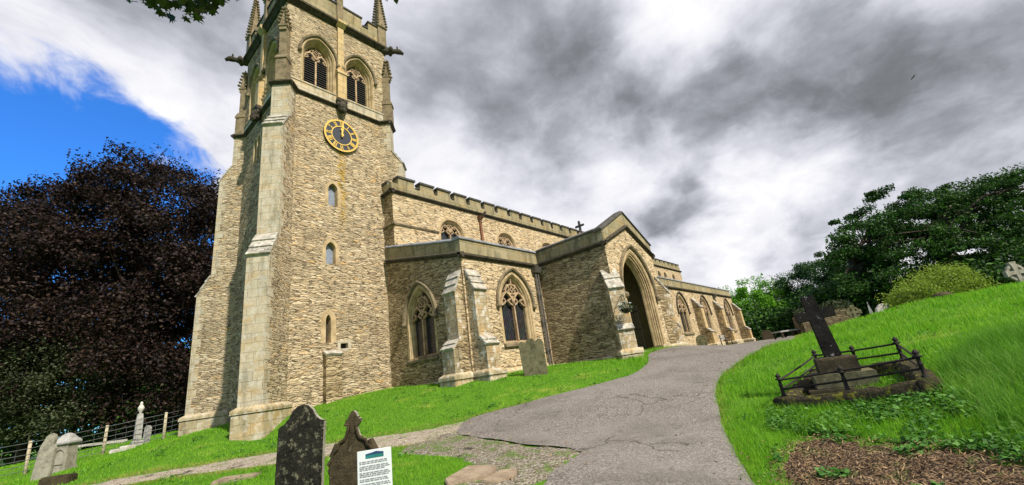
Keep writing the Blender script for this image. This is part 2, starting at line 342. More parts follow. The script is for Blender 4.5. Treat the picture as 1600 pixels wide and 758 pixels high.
# ------------------------------------------------------------------ terrain
ANCH = np.array([(0.00,0.00,-1.55),(4.60,14.90,-0.85),(4.20,21.80,-0.57),(5.80,15.60,-0.40),(7.30,15.80,-0.10),(10.20,15.80,0.12),(9.60,11.00,-0.10),(10.80,10.30,-0.06),(14.90,10.90,0.10),(14.90,7.60,0.00),(17.00,6.90,0.10),(19.40,6.80,0.08),(25.00,10.00,0.00),(33.00,10.50,-0.15),(38.00,10.50,-0.25),(48.00,10.50,-0.33),(60.00,12.00,-0.40),(25.00,30.00,-0.30),(45.00,30.00,-0.40),(4.85,2.61,-1.42),(5.62,1.66,-1.58),(4.27,3.46,-1.31),(3.28,5.15,-1.14),(24.36,5.01,-0.29),(19.70,2.81,-0.34),(12.43,5.66,-0.40),(5.38,8.89,-1.03),(10.00,0.90,-1.02),(20.66,-1.51,0.37),(17.99,-2.99,0.14),(20.83,1.44,-0.04),(20.40,0.38,0.09),(8.78,-1.24,-0.74),(6.19,-0.60,-1.30),(6.75,0.29,-1.42),(6.01,1.19,-1.54),(-0.20,23.07,-1.10),(2.45,28.51,-0.66),(3.96,25.10,-0.66),(10.72,3.18,-0.90),(10.02,7.81,-0.42),(6.82,8.40,-0.97),(4.17,14.92,-0.76),(0.64,22.85,-1.11),(7.46,2.42,-1.39),(6.21,5.04,-1.22),(28.15,-2.75,0.15),(39.41,-3.85,-0.10),(34.88,7.96,-0.35),(17.83,-13.82,0.20),(28.32,-15.56,0.30),(-6.18,-5.08,-1.90),(1.71,-11.54,-0.90),(-6.35,7.73,-1.90),(-13.80,4.19,-2.20),(-9.33,20.81,-1.60),(-3.60,35.88,-1.20),(6.94,41.95,-1.00),(38.63,31.75,-0.50),(63.34,-6.19,0.00),(2.33,60.16,-1.50),(25.40,-30.90,0.80),(-25.40,30.90,-2.20),(-30.90,-25.40,-2.20),(98.53,-9.63,0.00),(9.63,98.53,-1.50),(77.25,63.50,-0.50)])
def _tps():
    P = ANCH[:, :2]; n = len(P); d = np.linalg.norm(P[:, None]-P[None], axis=2)
    K = np.where(d > 0, d*d*np.log(d+1e-9), 0)+.1*np.eye(n); Q = np.c_[np.ones(n), P]
    return np.linalg.solve(np.block([[K, Q], [Q.T, np.zeros((3, 3))]]), np.r_[ANCH[:, 2], 0, 0, 0])
TW = _tps()
def Hn(x, y):
    x = np.asarray(x, float); y = np.asarray(y, float); s = TW[-3]+TW[-2]*x+TW[-1]*y
    for (a, c, _), w in zip(ANCH, TW[:-3]):
        r2 = (x-a)**2+(y-c)**2; s = s+w*.5*r2*np.log(r2+1e-9)
    r = np.hypot(x-20, y-10); k = np.clip((r-75)/60, 0, 1)
    return s*(1-k)+(-.8)*k
def H(x, y): return float(Hn(np.array([x]), np.array([y]))[0])
def inpoly(x, y, poly):
    ins = np.zeros(np.shape(x), bool); n = len(poly)
    for i in range(n):
        x1, y1 = poly[i]; x2, y2 = poly[(i+1) % n]
        c = ((y1 > y) != (y2 > y)) & (x < (x2-x1)*(y-y1)/(y2-y1+1e-12)+x1); ins ^= c
    return ins
def polydist(x, y, poly):
    d = np.full(np.shape(x), 1e9); n = len(poly)
    for i in range(n):
        ax, ay = poly[i]; bx, by = poly[(i+1) % n]; dx, dy = bx-ax, by-ay; L = dx*dx+dy*dy+1e-12
        t = np.clip(((x-ax)*dx+(y-ay)*dy)/L, 0, 1); d = np.minimum(d, np.hypot(x-ax-t*dx, y-ay-t*dy))
    return d
def resample(pts, n):
    """smooth Catmull-Rom resampling of a polyline"""
    P = [Vector((p[0], p[1], 0)) for p in pts]; P = [P[0]*2-P[1]]+P+[P[-1]*2-P[-2]]; fine = []
    for i in range(1, len(P)-2):
        for k in range(14):
            t = k/14; a, b_, c, d = P[i-1], P[i], P[i+1], P[i+2]
            fine.append(.5*((2*b_)+(c-a)*t+(2*a-5*b_+4*c-d)*t*t+(3*b_-a-3*c+d)*t**3))
    fine.append(P[-2]); L = [0]
    for i in range(1, len(fine)): L.append(L[-1]+(fine[i]-fine[i-1]).length)
    xs = np.interp(np.linspace(0, L[-1], n), L, [p.x for p in fine]); ys = np.interp(np.linspace(0, L[-1], n), L, [p.y for p in fine])
    return np.c_[xs, ys]
PATH_L = [(60, 10.4), (48, 10.25), (38, 9.9), (30, 9.3), (24, 8.4), (20.5, 7.1), (18.9, 6.75), (16.2, 6.8), (15.2, 6.72), (14.2, 6.3), (12.95, 5.85), (11.5, 5.68), (10.18, 6.2), (9.2, 6.8), (8.17, 7.49), (7.2, 8.1), (6.35, 7.6), (6.1, 6.9), (6.0, 6.1), (5.85, 5.2), (5.86, 4.14), (4.84, 3.78), (4.2, 3.5), (3.0, 2.9), (1.2, 1.9)]
PATH_R = [(62, 6.6), (50, 6.0), (40, 5.2), (30, 4.0), (24, 3.1), (20, 2.75), (16.27, 3.0), (14.2, 3.05), (12.7, 3.22), (11.0, 3.26), (9.72, 3.02), (8.11, 2.55), (6.92, 2.12), (5.99, 1.77), (5.3, 1.45), (4.2, .9), (2.2, 0)]
NP = 420
pl, pr = resample(PATH_L, NP), resample(PATH_R, NP)
jr = np.random.RandomState(5)
def jitter(a, amp):
    k = jr.randn(len(a)); k = np.convolve(k, [.2, .6, .2], 'same'); return a+np.c_[k, jr.randn(len(a))]*amp
pl2 = jitter(pl, .012); _b = (pl[:, 0] < 7.3) & (pl[:, 1] > 3.6); pl2[_b] = jitter(pl, .045)[_b]; pr2 = jitter(pr, .012)
path_poly = [tuple(p) for p in pl2[::2]]+[tuple(p) for p in pr2[::-2]]
GR_U = [(8.4, 7.35), (7.2, 8.25), (6.2, 9.05), (5.55, 9.75), (4.13, 11.61), (2.77, 12.82), (1.48, 13.85), (-1.5, 15.6), (-6, 17.5)]
GR_L = [(6.6, 7.1), (6.0, 7.3), (5.5, 7.6), (4.93, 8.14), (3.51, 9.84), (2.51, 11.51), (1.6, 12.5), (-1.5, 14.4), (-6, 16.4)]
gu, gl = jitter(resample(GR_U, 160), .015), jitter(resample(GR_L, 160), .015)
grav_poly = [tuple(p) for p in gu[::2]]+[tuple(p) for p in gl[::-2]]
PATCH = [(5.2, 7.9), (6.4, 7.7), (6.3, 6.9), (6.1, 6.0), (5.95, 5.0), (6.0, 4.1), (5.0, 3.7), (4.25, 3.5), (3.3, 3.9), (3.45, 4.5), (4.3, 4.95), (4.55, 5.4), (4.65, 6.3), (4.6, 7.3)]
SOIL = [(7.15, 1.45), (7.39, 1.1), (7.1, .55), (6.75, .05), (6.25, -.4), (5.9, -.62), (5.2, -.8), (4.7, -.6), (4.9, .4), (5.3, 1.0), (5.9, 1.5)]
CHURCH_FOOT = [(4.2, 14.7), (5.0, 14.7), (6.2, 15.9), (10.1, 15.95), (10.1, 11.7), (9.3, 11.65), (9.3, 10.9), (10.1, 10.85), (10.1, 10.1), (10.9, 10.1), (10.95, 10.8), (14.85, 10.85), (14.6, 7.6), (14.2, 7.2), (14.7, 6.7), (15.2, 7.2), (19.6, 7.2), (20.2, 6.6), (20.5, 7), (19.9, 7.8), (19.9, 10.8), (49, 10.8), (49, 23), (10.7, 23), (6, 22), (4.3, 22.4), (3.9, 21.8), (5.4, 20.4), (5.4, 16.6), (4, 15.2)]

# ground materials
def ground_mat():
    nb = mat('grass soil', .95, .1); pos = nb.new('ShaderNodeNewGeometry').outputs['Position']
    a = nb.noise(pos, .8, 6, .65); c_ = nb.noise(pos, 9, 5, .7)
    c = nb.ramp(c_, [(.25, (.035, .085, .008)), (.5, (.08, .19, .014)), (.75, (.13, .26, .022))])
    c = nb.mix(nb.smooth(a, .56, .70), c, nb.ramp(c_, [(.3, (.14, .22, .02)), (.7, (.27, .30, .06))]))
    col(nb, c); nrm(nb, nb.bump(nb.noise(pos, 30, 4, .7), .04)); return nb.m
def path_mat():
    nb = mat('worn asphalt', .9, .2); pos = nb.new('ShaderNodeNewGeometry').outputs['Position']
    g = nb.vor(pos, 55, 'F1', 1, 'Color'); gv = nb.sep(g)[0]; a = nb.noise(pos, .7, 6, .6); f = nb.noise(pos, 26, 5, .7)
    c = nb.ramp(gv, [(0, (.085, .076, .066)), (.5, (.172, .153, .136)), (1, (.30, .27, .24))])
    c = nb.mix(.45, c, nb.ramp(f, [(.3, (.34, .34, .34)), (.5, (.5, .5, .5)), (.7, (.66, .66, .66))]), 'OVERLAY')
    worn = nb.noise(pos, .33, 4, .6); c = nb.mix(nb.math('MULTIPLY', nb.smooth(worn, .42, .66), .45), c, (.235, .215, .193))
    c = nb.mix(nb.math('MULTIPLY', nb.smooth(nb.noise(pos, 3.3, 6, .72), .56, .66), .45), c, (.07, .062, .05))
    c = nb.mix(nb.math('MULTIPLY', nb.smooth(a, .47, .66), .5), c, (.105, .095, .08))
    p2 = nb.vmath('ADD', pos, nb.vmath('MULTIPLY', nb.vmath('SUBTRACT', nb.noise(pos, 2.2, 4, .6, out='Color'), (.5, .5, .5)), (.7, .7, .2)))
    ed = nb.vor(p2, .42, 'DISTANCE_TO_EDGE', 1)
    cr = nb.math('MULTIPLY', nb.math('SUBTRACT', 1.0, nb.smooth(ed, .002, .008)), nb.smooth(nb.noise(pos, .55, 2), .5, .62))
    c = nb.mix(nb.math('MULTIPLY', cr, .55), c, (.03, .028, .024))
    col(nb, c); nrm(nb, nb.bump(nb.math('SUBTRACT', nb.math('ADD', gv, f), nb.math('MULTIPLY', cr, 1.2)), .012)); return nb.m
def gravel_mat(name, stops, green, sc=34):
    nb = mat(name, .95, .15); pos = nb.new('ShaderNodeNewGeometry').outputs['Position']
    g = nb.sep(nb.vor(pos, sc, 'F1', 1, 'Color'))[0]; e = nb.vor(pos, sc, 'F1', 1)
    c = nb.ramp(g, stops); n = nb.noise(pos, 2.4, 6, .7)
    c = nb.mix(nb.math('MULTIPLY', nb.smooth(n, .52, .60), green), c, (.10, .17, .025))
    c = nb.mix(nb.smooth(nb.noise(pos, 1.6, 5, .65), .58, .70), c, (.05, .043, .035))
    col(nb, c); nrm(nb, nb.bump(nb.math('ADD', nb.math('MULTIPLY', e, -1.2), n), .03)); return nb.m
M['ground'] = ground_mat(); M['path'] = path_mat()
M['gravel'] = gravel_mat('pale gravel', [(0, (.20, .16, .11)), (.5, (.36, .30, .22)), (1, (.50, .45, .38))], .45)
M['broken'] = gravel_mat('broken gravel and moss', [(0, (.09, .075, .05)), (.5, (.21, .18, .13)), (1, (.38, .34, .29))], .75)
M['soil'] = gravel_mat('bark litter soil', [(0, (.030, .021, .013)), (.5, (.095, .062, .036)), (1, (.22, .15, .095))], .35, 34)

def grid_sheet(xs, ys, lift=0.0):
    X, Y = np.meshgrid(xs, ys); Z = Hn(X.ravel(), Y.ravel()).reshape(X.shape)+lift; return X, Y, Z
def spaced(lo, a, c, hi, fine):
    L = list(np.arange(a, c, fine)); s = fine; x = a
    while x > lo: s *= 1.18; x -= s; L.insert(0, x)
    s = fine; x = c
    while x < hi: x += 0; L.append(x); s *= 1.18; x += s
    return np.array(L)
xs = spaced(-900, -4, 26, 900, .22); ys = spaced(-900, -6, 28, 900, .22)
X, Y, Z = grid_sheet(xs, ys)
ny, nx = X.shape
gm = bpy.data.meshes.new('ground'); gm.vertices.add(nx*ny); gm.vertices.foreach_set('co', np.c_[X.ravel(), Y.ravel(), Z.ravel()].astype(np.float32).ravel())
ii, jj = np.meshgrid(np.arange(nx-1), np.arange(ny-1)); q = (jj*nx+ii).ravel(); F4 = np.c_[q, q+1, q+1+nx, q+nx].astype(np.int32)
gm.loops.add(F4.size); gm.loops.foreach_set('vertex_index', F4.ravel()); gm.polygons.add(len(F4)); gm.polygons.foreach_set('loop_start', np.arange(0, F4.size, 4, dtype=np.int32))
gm.polygons.foreach_set('use_smooth', [True]*len(F4)); gm.update(calc_edges=True)
ground = link('ground', gm, M['ground'], None, 'structure')
from mathutils.geometry import delaunay_2d_cdt
def sheet(name, poly, m, lift, cell, drop=.02):
    """a sheet filling an outline, draped on the terrain"""
    P = np.array(poly); x0, y0 = P.min(0); x1, y1 = P.max(0); gx, gy = np.meshgrid(np.arange(x0, x1, cell), np.arange(y0, y1, cell)); g = np.c_[gx.ravel(), gy.ravel()]
    g = g+np.random.RandomState(1).uniform(-.2, .2, g.shape)*cell; k = inpoly(g[:, 0], g[:, 1], poly) & (polydist(g[:, 0], g[:, 1], poly) > cell*.45); g = g[k]; n = len(P)
    pts = [Vector(p) for p in P]+[Vector(p) for p in g]
    r = delaunay_2d_cdt(pts, [], [list(range(n))], 1, 1e-5); V = np.array([(v.x, v.y) for v in r[0]]); z = Hn(V[:, 0], V[:, 1])+lift
    z = z-np.where(polydist(V[:, 0], V[:, 1], poly) < .01, drop, 0)
    mb = MB(); mb.add(np.c_[V, z].tolist(), [tuple(f) for f in r[2]]); o = mb.build(name, m, None, True, 'structure', recalc=True)
    if o.data.polygons[0].normal.z < 0: o.data.flip_normals()
    return o
def blobpoly(poly, n, amp): return [tuple(p) for p in jitter(resample(poly+[poly[0]], n)[:-1], amp)]
PATCHP = blobpoly(PATCH, 150, .035); SOILP = blobpoly(SOIL, 120, .06)
sheet('path', path_poly, M['path'], .045, .24, .015)
sheet('gravel_path', grav_poly, M['gravel'], .016, .25, .03)
sheet('broken_path_edge', PATCHP, M['broken'], .024, .2, .05)
sheet('soil', SOILP, M['soil'], .02, .2, .05)
# pale worn margin of the lawn beside the path is part of the ground colour

# ------------------------------------------------------------------ church
church = thing('church', 'old sandstone church with clock tower, battlemented nave and gabled porch beside the path', 'church', (8.0, 18.6, 0))
church_off = Vector((8.0, 18.6, 0))
def cp(mb, name, m, parent=None, smooth=False, **k):
    o = mb.build(name, m, None, smooth, **k)
    if parent is None:
        o.parent = church; o.matrix_parent_inverse = Matrix.Translation(-church_off)
    else: o.parent = parent; o.matrix_parent_inverse = Matrix.Identity(4)
    if parent is not None and parent.parent is church: o.matrix_parent_inverse = Matrix.Identity(4)
    return o
S, W = f_south, f_west
def gothic(fr, w, name='window', dl=.28, depth=.42, hood=True, fill='glass', tr=True, sill=True, ring=.17, parent=None, orders=2, bar_w=.075, hood_m='hood'):
    sur = MB()
    steps = [(0, .004)]
    for k in range(orders):
        a0 = dl*k/orders; a1 = dl*(k+1)/orders; d0 = -depth*.8*k/orders; d1 = -depth*.8*(k+1)/orders
        steps += [(a0+.012, d0-.03), (a0+(a1-a0)*.55, d0-.05), (a0+(a1-a0)*.68, d0-.09), (a0+(a1-a0)*.75, (d0+d1)/2), (a1, d1)]
    steps.append((dl+.005, -depth-.12))
    sur.rings([fr.ring(arch(inset(w, s, s*.5)), d) for s, d in steps])
    uc, a, zb, zs, za = w
    if ring:
        o = arch(inset(w, -ring, 0)); i_ = arch(w)
        sur.rings([fr.ring(o, -.02), fr.ring(o, .006), fr.ring(i_, .004)])
    win = cp(sur, name, M['mould'])
    gi = inset(w, dl, dl*.5)
    if sill:
        s_ = MB(); fprof(s_, fr, uc-a-.12, uc+a+.12, [(-.15, zb-.16), (.10, zb-.16), (.10, zb-.07), (-.15, zb+.06)]); cp(s_, 'sill', M['hood'], win)
    if hood:
        h = MB(); hw = inset(w, -ring-.02, 0); sweep2d(h, fr, arch(hw, 12, False), [(0, .0), (.03, .09), (.10, .12), (.13, .10), (.13, 0)])
        for sg in (-1, 1):
            h.blob(fr.P(uc+sg*(hw[1]+.07), zs-.06, .08), (.10, .10, .10), 8, 5)
        cp(h, 'hood_mould', M[hood_m], win)
    if fill:
        g = MB(); poly_wall(g, fr, arch(inset(gi, -.02)), (), -depth-.06)
        if fill == 'louvre':
            lv = MB(); n = int((gi[4]-gi[2])/.13)
            for k in range(n):
                z = gi[2]+.13*k+.04; hw_ = gi[1] if z < zs else max(.05, gi[1]*(1-((z-zs)/(gi[4]-zs))**1.6))
                lv.prism([fr.P(uc-hw_, z, -depth+.10), fr.P(uc+hw_, z, -depth+.10), fr.P(uc+hw_, z+.03, -depth+.10), fr.P(uc-hw_, z+.03, -depth+.10)],
                         [fr.P(uc-hw_, z+.08, -depth-.04), fr.P(uc+hw_, z+.08, -depth-.04), fr.P(uc+hw_, z+.11, -depth-.04), fr.P(uc-hw_, z+.11, -depth-.04)])
            cp(lv, 'louvres', M['louvre'], win); cp(g, 'backing', M['black'], win)
        else: cp(g, 'glass', M[fill], win)
    if tr:
        t = MB(); uc, g_, zb_, zs_, za_ = gi; d0, d1 = -depth-.02, -depth+.12; hh = za_-zs_
        B = bar(bar_w, d0, d1); b2 = bar(bar_w*.72, d0+.02, d1-.02)
        sa = (0, g_/2, zb_, zs_-.02, zs_+g_*.72)
        sweep2d(t, fr, [(uc, zb_), (uc, zs_+.1)], B)
        for sg in (-1, 1):
            c = uc+sg*g_/2
            sweep2d(t, fr, [(c+u, z) for u, z in arch((0, g_/2, zb_, zs_, zs_+g_*.78), 8, False)], B)
            for s2 in (-1, 1):     # cusps of the light's head
                sweep2d(t, fr, [(c+s2*(g_*.46), zs_+.02), (c+s2*g_*.24, zs_+.10), (c+s2*g_*.12, zs_+g_*.26), (c+s2*g_*.20, zs_+g_*.36), (c+s2*g_*.33, zs_+g_*.40)], b2)
            # flowing dagger outlines
            sweep2d(t, fr, [(c, zs_+g_*.78), (c+sg*g_*.05, zs_+hh*.56), (uc+sg*g_*.28, zs_+hh*.80)], b2)
        cz = zs_+hh*.62; r = g_*.30
        for k in range(4):
            an = math.pi/4+k*math.pi/2
            sweep2d(t, fr, circ(uc+math.cos(an)*r*.55, cz+math.sin(an)*r*.55, r*.52, 12), b2, True)
        sweep2d(t, fr, [(uc, zs_+.1), (uc-g_*.06, zs_+hh*.25), (uc, zs_+hh*.38)], b2); sweep2d(t, fr, [(uc, cz+r), (uc, za_)], b2)
        cp(t, 'tracery', M['tracery'], win)
    return win
def buttress(cx, cy, n, w, prof, name='buttress', slopes=(), mats=('rubble', 'ashlar'), plinth=None, t0=0.0, nsl=3):
    """a buttress: prof = outline in (projection, height); slopes = weathered set-offs ((t, z) low, (t, z) high)"""
    n = Vector((n[0], n[1], 0)).normalized(); p = Vector((-n.y, n.x, 0)); c = Vector((cx, cy, 0))
    P = lambda t, s, z: c+n*(t-t0)+p*s+Vector((0, 0, z))
    mb = MB(); k = len(prof); A = [P(t, -w/2, z) for t, z in prof]; B = [P(t, w/2, z) for t, z in prof]
    mb.add(A+B, [tuple(range(k-1, -1, -1)), tuple(range(k, 2*k))]); mb.cur = 1
    mb.add(A+B, [(i, (i+1) % k, k+(i+1) % k, k+i) for i in range(k)])
    # ashlar quoins on the two flanks, following the front edge
    if mats[0] != mats[1]:
        for (ta, za), (tb, zb) in zip(prof[1:], prof[2:]):
            if abs(ta-tb) < .01 and zb > za:
                z = za; i = 0
                while z < zb-.12:
                    h = min(.34, zb-z-.005); L = .36 if i % 2 else .2
                    for sg in (-1, 1):
                        s0 = sg*w/2
                        mb.prism([P(ta-L, s0-sg*.01, z+.006), P(ta-.001, s0-sg*.01, z+.006), P(ta-.001, s0-sg*.01, z+h), P(ta-L, s0-sg*.01, z+h)], [P(ta-L, s0+sg*.006, z+.006), P(ta-.001, s0+sg*.006, z+.006), P(ta-.001, s0+sg*.006, z+h), P(ta-L, s0+sg*.006, z+h)])
                    z += h+.006; i += 1
    b_ = cp(mb, name, [M[mats[0]], M[mats[1]]])
    for (ta, za), (tb, zb) in slopes:
        cm = MB()
        d = Vector((tb-ta, zb-za)); L = d.length; d.normalize(); nn = Vector((-d.y, d.x)); nn = nn if nn.y > 0 else -nn; ns = max(1, min(nsl, round(L/.22)))
        for i in range(ns):
            a = Vector((ta, za))+d*(L*i/ns-.04); e = Vector((ta, za))+d*(L*(i+1)/ns); hw = w/2+.03
            q = [a-nn*.03, a+nn*.085, e+nn*.03, e-nn*.03]
            cm.prism([P(v.x, -hw, v.y) for v in q], [P(v.x, hw, v.y) for v in q])
        cp(cm, 'weathering', M['cap'], b_, bevel=.012)
    if plinth:
        t, zb, zt = plinth; pm = MB(); hw = w/2+.11
        q = [(-.2, zb), (t+.13, zb), (t+.13, zt-.24), (-.2, zt-.24)]; pm.prism([P(a, -hw, z) for a, z in q], [P(a, hw, z) for a, z in q])
        hw += .03
        pm.rings([[P(-.2, -hw, zt-.237), P(t+.16, -hw, zt-.237), P(t+.16, hw, zt-.237), P(-.2, hw, zt-.237)], [P(-.2, -hw, zt-.1), P(t+.16, -hw, zt-.1), P(t+.16, hw, zt-.1), P(-.2, hw, zt-.1)], [P(-.2, -w/2-.003, zt), P(t+.003, -w/2-.003, zt), P(t+.003, w/2+.003, zt), P(-.2, w/2+.003, zt)]], True, True)
        cp(pm, 'plinth', M['plinth'], b_, bevel=.02)
    return b_
STRING = [(-.05, -.09), (.03, -.09), (.09, -.02), (.14, .0), (.14, .06), (.0, .13), (-.05, .13)]
def string(segs, name='string_course', m='string', prof=STRING):
    mb = MB()
    for fr, u0, u1, z0, z1 in segs: fprof(mb, fr, u0, u1, prof, z0, z1)
    return cp(mb, name, M[m])

# ---- tower
TX0, TX1, TY0, TY1 = 5.47, 10.62, 16.0, 21.3
TS, TWF = S(TY0), W(TX0)
TE, TN = Fr((TX1, 0, 0), (0, 1, 0), (1, 0, 0)), Fr((0, TY1, 0), (-1, 0, 0), (0, 1, 0))
bel = [(7.0, .75, 13.92, 15.62, 16.72), (9.06, .75, 13.92, 15.62, 16.72)]
belW = [(-17.55, .75, 13.92, 15.62, 16.72), (-19.75, .75, 13.92, 15.62, 16.72)]
lan = [(7.66, .21, 7.98, 8.75, 9.06), (7.56, .21, 5.32, 5.98, 6.28), (7.46, .105, 2.11, 2.98, 3.22)]
vent = (7.94, 8.25, 1.86, 2.07)
w = MB(); poly_wall(w, TS, [(TX0, -1.6), (TX1, -1.6), (TX1, 18.3), (TX0, 18.3)], [arch(x) for x in bel+lan]+[[(vent[0], vent[2]), (vent[1], vent[2]), (vent[1], vent[3]), (vent[0], vent[3])]])
slit = (-18.75, .17, 10.9, 11.95, 12.2); slit2 = (-19.2, .17, 10.9, 11.95, 12.2)
w.cur = 1
poly_wall(w, TWF, [(-TY1, -1.6), (-TY0, -1.6), (-TY0, 18.3), (-TY1, 18.3)], [arch(x) for x in belW]+[arch(slit), arch(slit2)])
poly_wall(w, TE, [(TY0, -1.6), (TY1, -1.6), (TY1, 18.3), (TY0, 18.3)]); poly_wall(w, TN, [(-TX1, -1.6), (-TX0, -1.6), (-TX0, 18.3), (-TX1, 18.3)])
w.add([(TX0, TY0, 18.28), (TX1, TY0, 18.28), (TX1, TY1, 18.28), (TX0, TY1, 18.28)], [(0, 1, 2, 3)])
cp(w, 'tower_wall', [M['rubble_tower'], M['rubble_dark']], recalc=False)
for x in bel: gothic(TS, x, 'belfry_window', .21, .46, fill='louvre', ring=.06, sill=False, orders=3)
for x in belW: gothic(TWF, x, 'belfry_window', .21, .46, fill='louvre', ring=.06, sill=False, orders=3)
for x in lan[:2]: gothic(TS, x, 'lancet_window', .03, .16, hood=False, fill='pane', tr=False, sill=False, ring=.14, orders=1)
gothic(TS, lan[2], 'lancet_window', .02, .25, hood=False, fill='glass', tr=False, sill=False, ring=.2, orders=1)
for x in (slit, slit2): gothic(TWF, x, 'lancet_window', .02, .2, hood=False, fill='louvre', tr=False, sill=False, ring=.1, orders=1)
v = MB()
for a, c, e, g in ((vent[0]-.12, vent[1]+.12, vent[3], vent[3]+.12), (vent[0]-.12, vent[1]+.12, vent[2]-.1, vent[2]), (vent[0]-.12, vent[0], vent[2], vent[3]), (vent[1], vent[1]+.12, vent[2], vent[3])): fbox(v, TS, a, c, e, g, -.25, .012)
vo = cp(v, 'vent_surround', M['ashlar']); v = MB(); fbox(v, TS, vent[0]-.05, vent[1]+.05, vent[2]-.05, vent[3]+.05, -.3, -.2); cp(v, 'vent_opening', M['black'], vo)
# low pilaster stub at the foot
buttress(7.56, TY0, (0, -1), .62, [(-.2, -1.4), (.26, -1.4), (.26, 1.62), (0, 1.78), (-.2, 1.78)], 'low_pilaster', [((.26, 1.62), (.0, 1.80))], mats=('rubble_dark', 'rubble_dark'), nsl=1)
# strings, cornice
def four(z, prof, name, m='string', off=.53):
    return string([(TS, TX0-.1, TX1+.1, z, z), (TWF, -TY1-.1, -TY0+.1, z, z), (TE, TY0-.1, TY1+.1, z, z), (TN, -TX1-.1, -TX0+.1, z, z)], name, m, prof)
four(13.2, STRING, 'string_course'); four(13.84, [(-.05, -.05), (.05, -.05), (.05, .03), (-.05, .09)], 'belfry_sill_course', 'ashlar')
four(18.18, [(-.05, -.12), (.06, -.12), (.20, .04), (.26, .06), (.26, .17), (.1, .24), (-.05, .24)], 'cornice')
band = MB()
for fr, a, c in ((TS, TX0, TX1), (TWF, -TY1, -TY0)): fbox(band, fr, a-.02, c+.02, 13.3, 13.80, -.1, .02)
cp(band, 'belfry_base_band', M['ashlar'])
# parapet with merlons
pp = MB(); mc = MB()
for fr, a, c in ((TS, TX0, TX1), (TWF, -TY1, -TY0), (TE, TY0, TY1), (TN, -TX1, -TX0)):
    fbox(pp, fr, a+(.0 if fr in (TS, TN) else .31), c-(.0 if fr in (TS, TN) else .31), 18.40, 19.12, -.30, .02)
    L = c-a; mid = (a+c)/2
    mer = [(a+.32, a+.95), (a+1.35, mid-.16), (mid+.16, c-1.35), (c-.95, c-.32)]
    for x0, x1 in mer: fbox(pp, fr, x0, x1, 19.12, 19.62, -.29, .015); fbox(mc, fr, x0-.04, x1+.04, 19.62, 19.71, -.34, .07)
    gaps = [(a+.95, a+1.35), (c-1.35, c-.95)]
    for x0, x1 in gaps: fbox(mc, fr, x0+.045, x1-.045, 19.12, 19.19, -.34, .07)
po = cp(pp, 'tower_parapet', M['ashlar_green']); cp(mc, 'merlon_coping', M['coping'], po)
# diagonal buttresses
TB = [(-.3, -1.6), (1.6, -1.6), (1.6, 5.12), (1.07, 6.05), (1.07, 10.75), (.55, 11.55), (.55, 13.15), (-.3, 13.15)]
TSL = [((1.6, 5.12), (1.07, 6.05)), ((1.07, 10.75), (.55, 11.55))]
for (cx, cy), n, pz in (((TX0, TY0), (-1, -1), .18), ((TX0, TY1), (-1, 1), .22), ((TX1, TY0), (1, -1), .2), ((TX1, TY1), (1, 1), .2)):
    bt = buttress(cx, cy, n, .75, TB, 'tower_buttress', TSL, ('rubble', 'ashlar'), (1.6, -1.6, pz), .375)
    nv = Vector((*n, 0)).normalized(); pv_ = Vector((-nv.y, nv.x, 0)); c0 = Vector((cx, cy, 0))+nv*(.55-.375)
    sm = MB(); fprof(sm, Fr(c0, pv_, nv), -.47, .47, STRING, 13.2)
    for sg in (-1, 1): fprof(sm, Fr(c0+pv_*sg*.375, -nv, pv_*sg), .0, .55, STRING, 13.203)
    cp(sm, 'string_cap', M['string'], bt)
# pinnacles, belfry pilasters
def pinnacle(mb, c, ax, w, zb, zs, zt, crk=True):
    ax = Vector((*ax, 0)).normalized(); ay = Vector((-ax.y, ax.x, 0)); c = Vector((c[0], c[1], 0))
    R = lambda h, z: [c+ax*sx_*h+ay*sy_*h+Vector((0, 0, z)) for sx_, sy_ in ((-1, -1), (1, -1), (1, 1), (-1, 1))]
    mb.rings([R(w, zb), R(w, zs-.1), R(w*1.28, zs-.06), R(w*1.28, zs), R(w*.95, zs+.06), R(.03, zt)], True, True)
    for s1, s2 in ((1, 0), (-1, 0), (0, 1), (0, -1)):     # little gables
        p = c+ax*s1*w*1.1+ay*s2*w*1.1; mb.blob((p.x, p.y, zs+.10), (.05, .05, .12), 6, 4)
    if crk:
        n = max(3, int((zt-zs)/.2))
        for k in range(n):
            f = (k+.5)/n; z = zs+.06+(zt-zs)*f; h = w*.95*(1-f)+.02
            for s1, s2 in ((-1, -1), (1, -1), (1, 1), (-1, 1)):
                p = c+ax*s1*(h+.03)+ay*s2*(h+.03); mb.blob((p.x, p.y, z), (.085, .085, .065), 6, 4)
    mb.blob((c.x, c.y, zt), (.085, .085, .07), 8, 5); mb.blob((c.x, c.y, zt+.11), (.04, .04, .08), 6, 4)
for cx, cy in ((TX0, TY0), (TX1, TY0), (TX0, TY1), (TX1, TY1)):
    mb = MB(); ix = 1 if cx < 8 else -1; iy = 1 if cy < 18 else -1
    pinnacle(mb, (cx+ix*.14, cy+iy*.14), (1, 0), .25, 18.3, 19.8, 22.6); cp(mb, 'pinnacle', M['pinnacle'])
for c, ax in (((8.03, TY0+.05), (1, 0)), ((TX0+.05, 18.65), (1, 0)), ((TX1-.05, 18.65), (1, 0)), ((8.03, TY1-.05), (1, 0))):
    mb = MB(); pinnacle(mb, c, ax, .16, 18.3, 20.3, 22.0); cp(mb, 'pinnacle', M['pinnacle'])
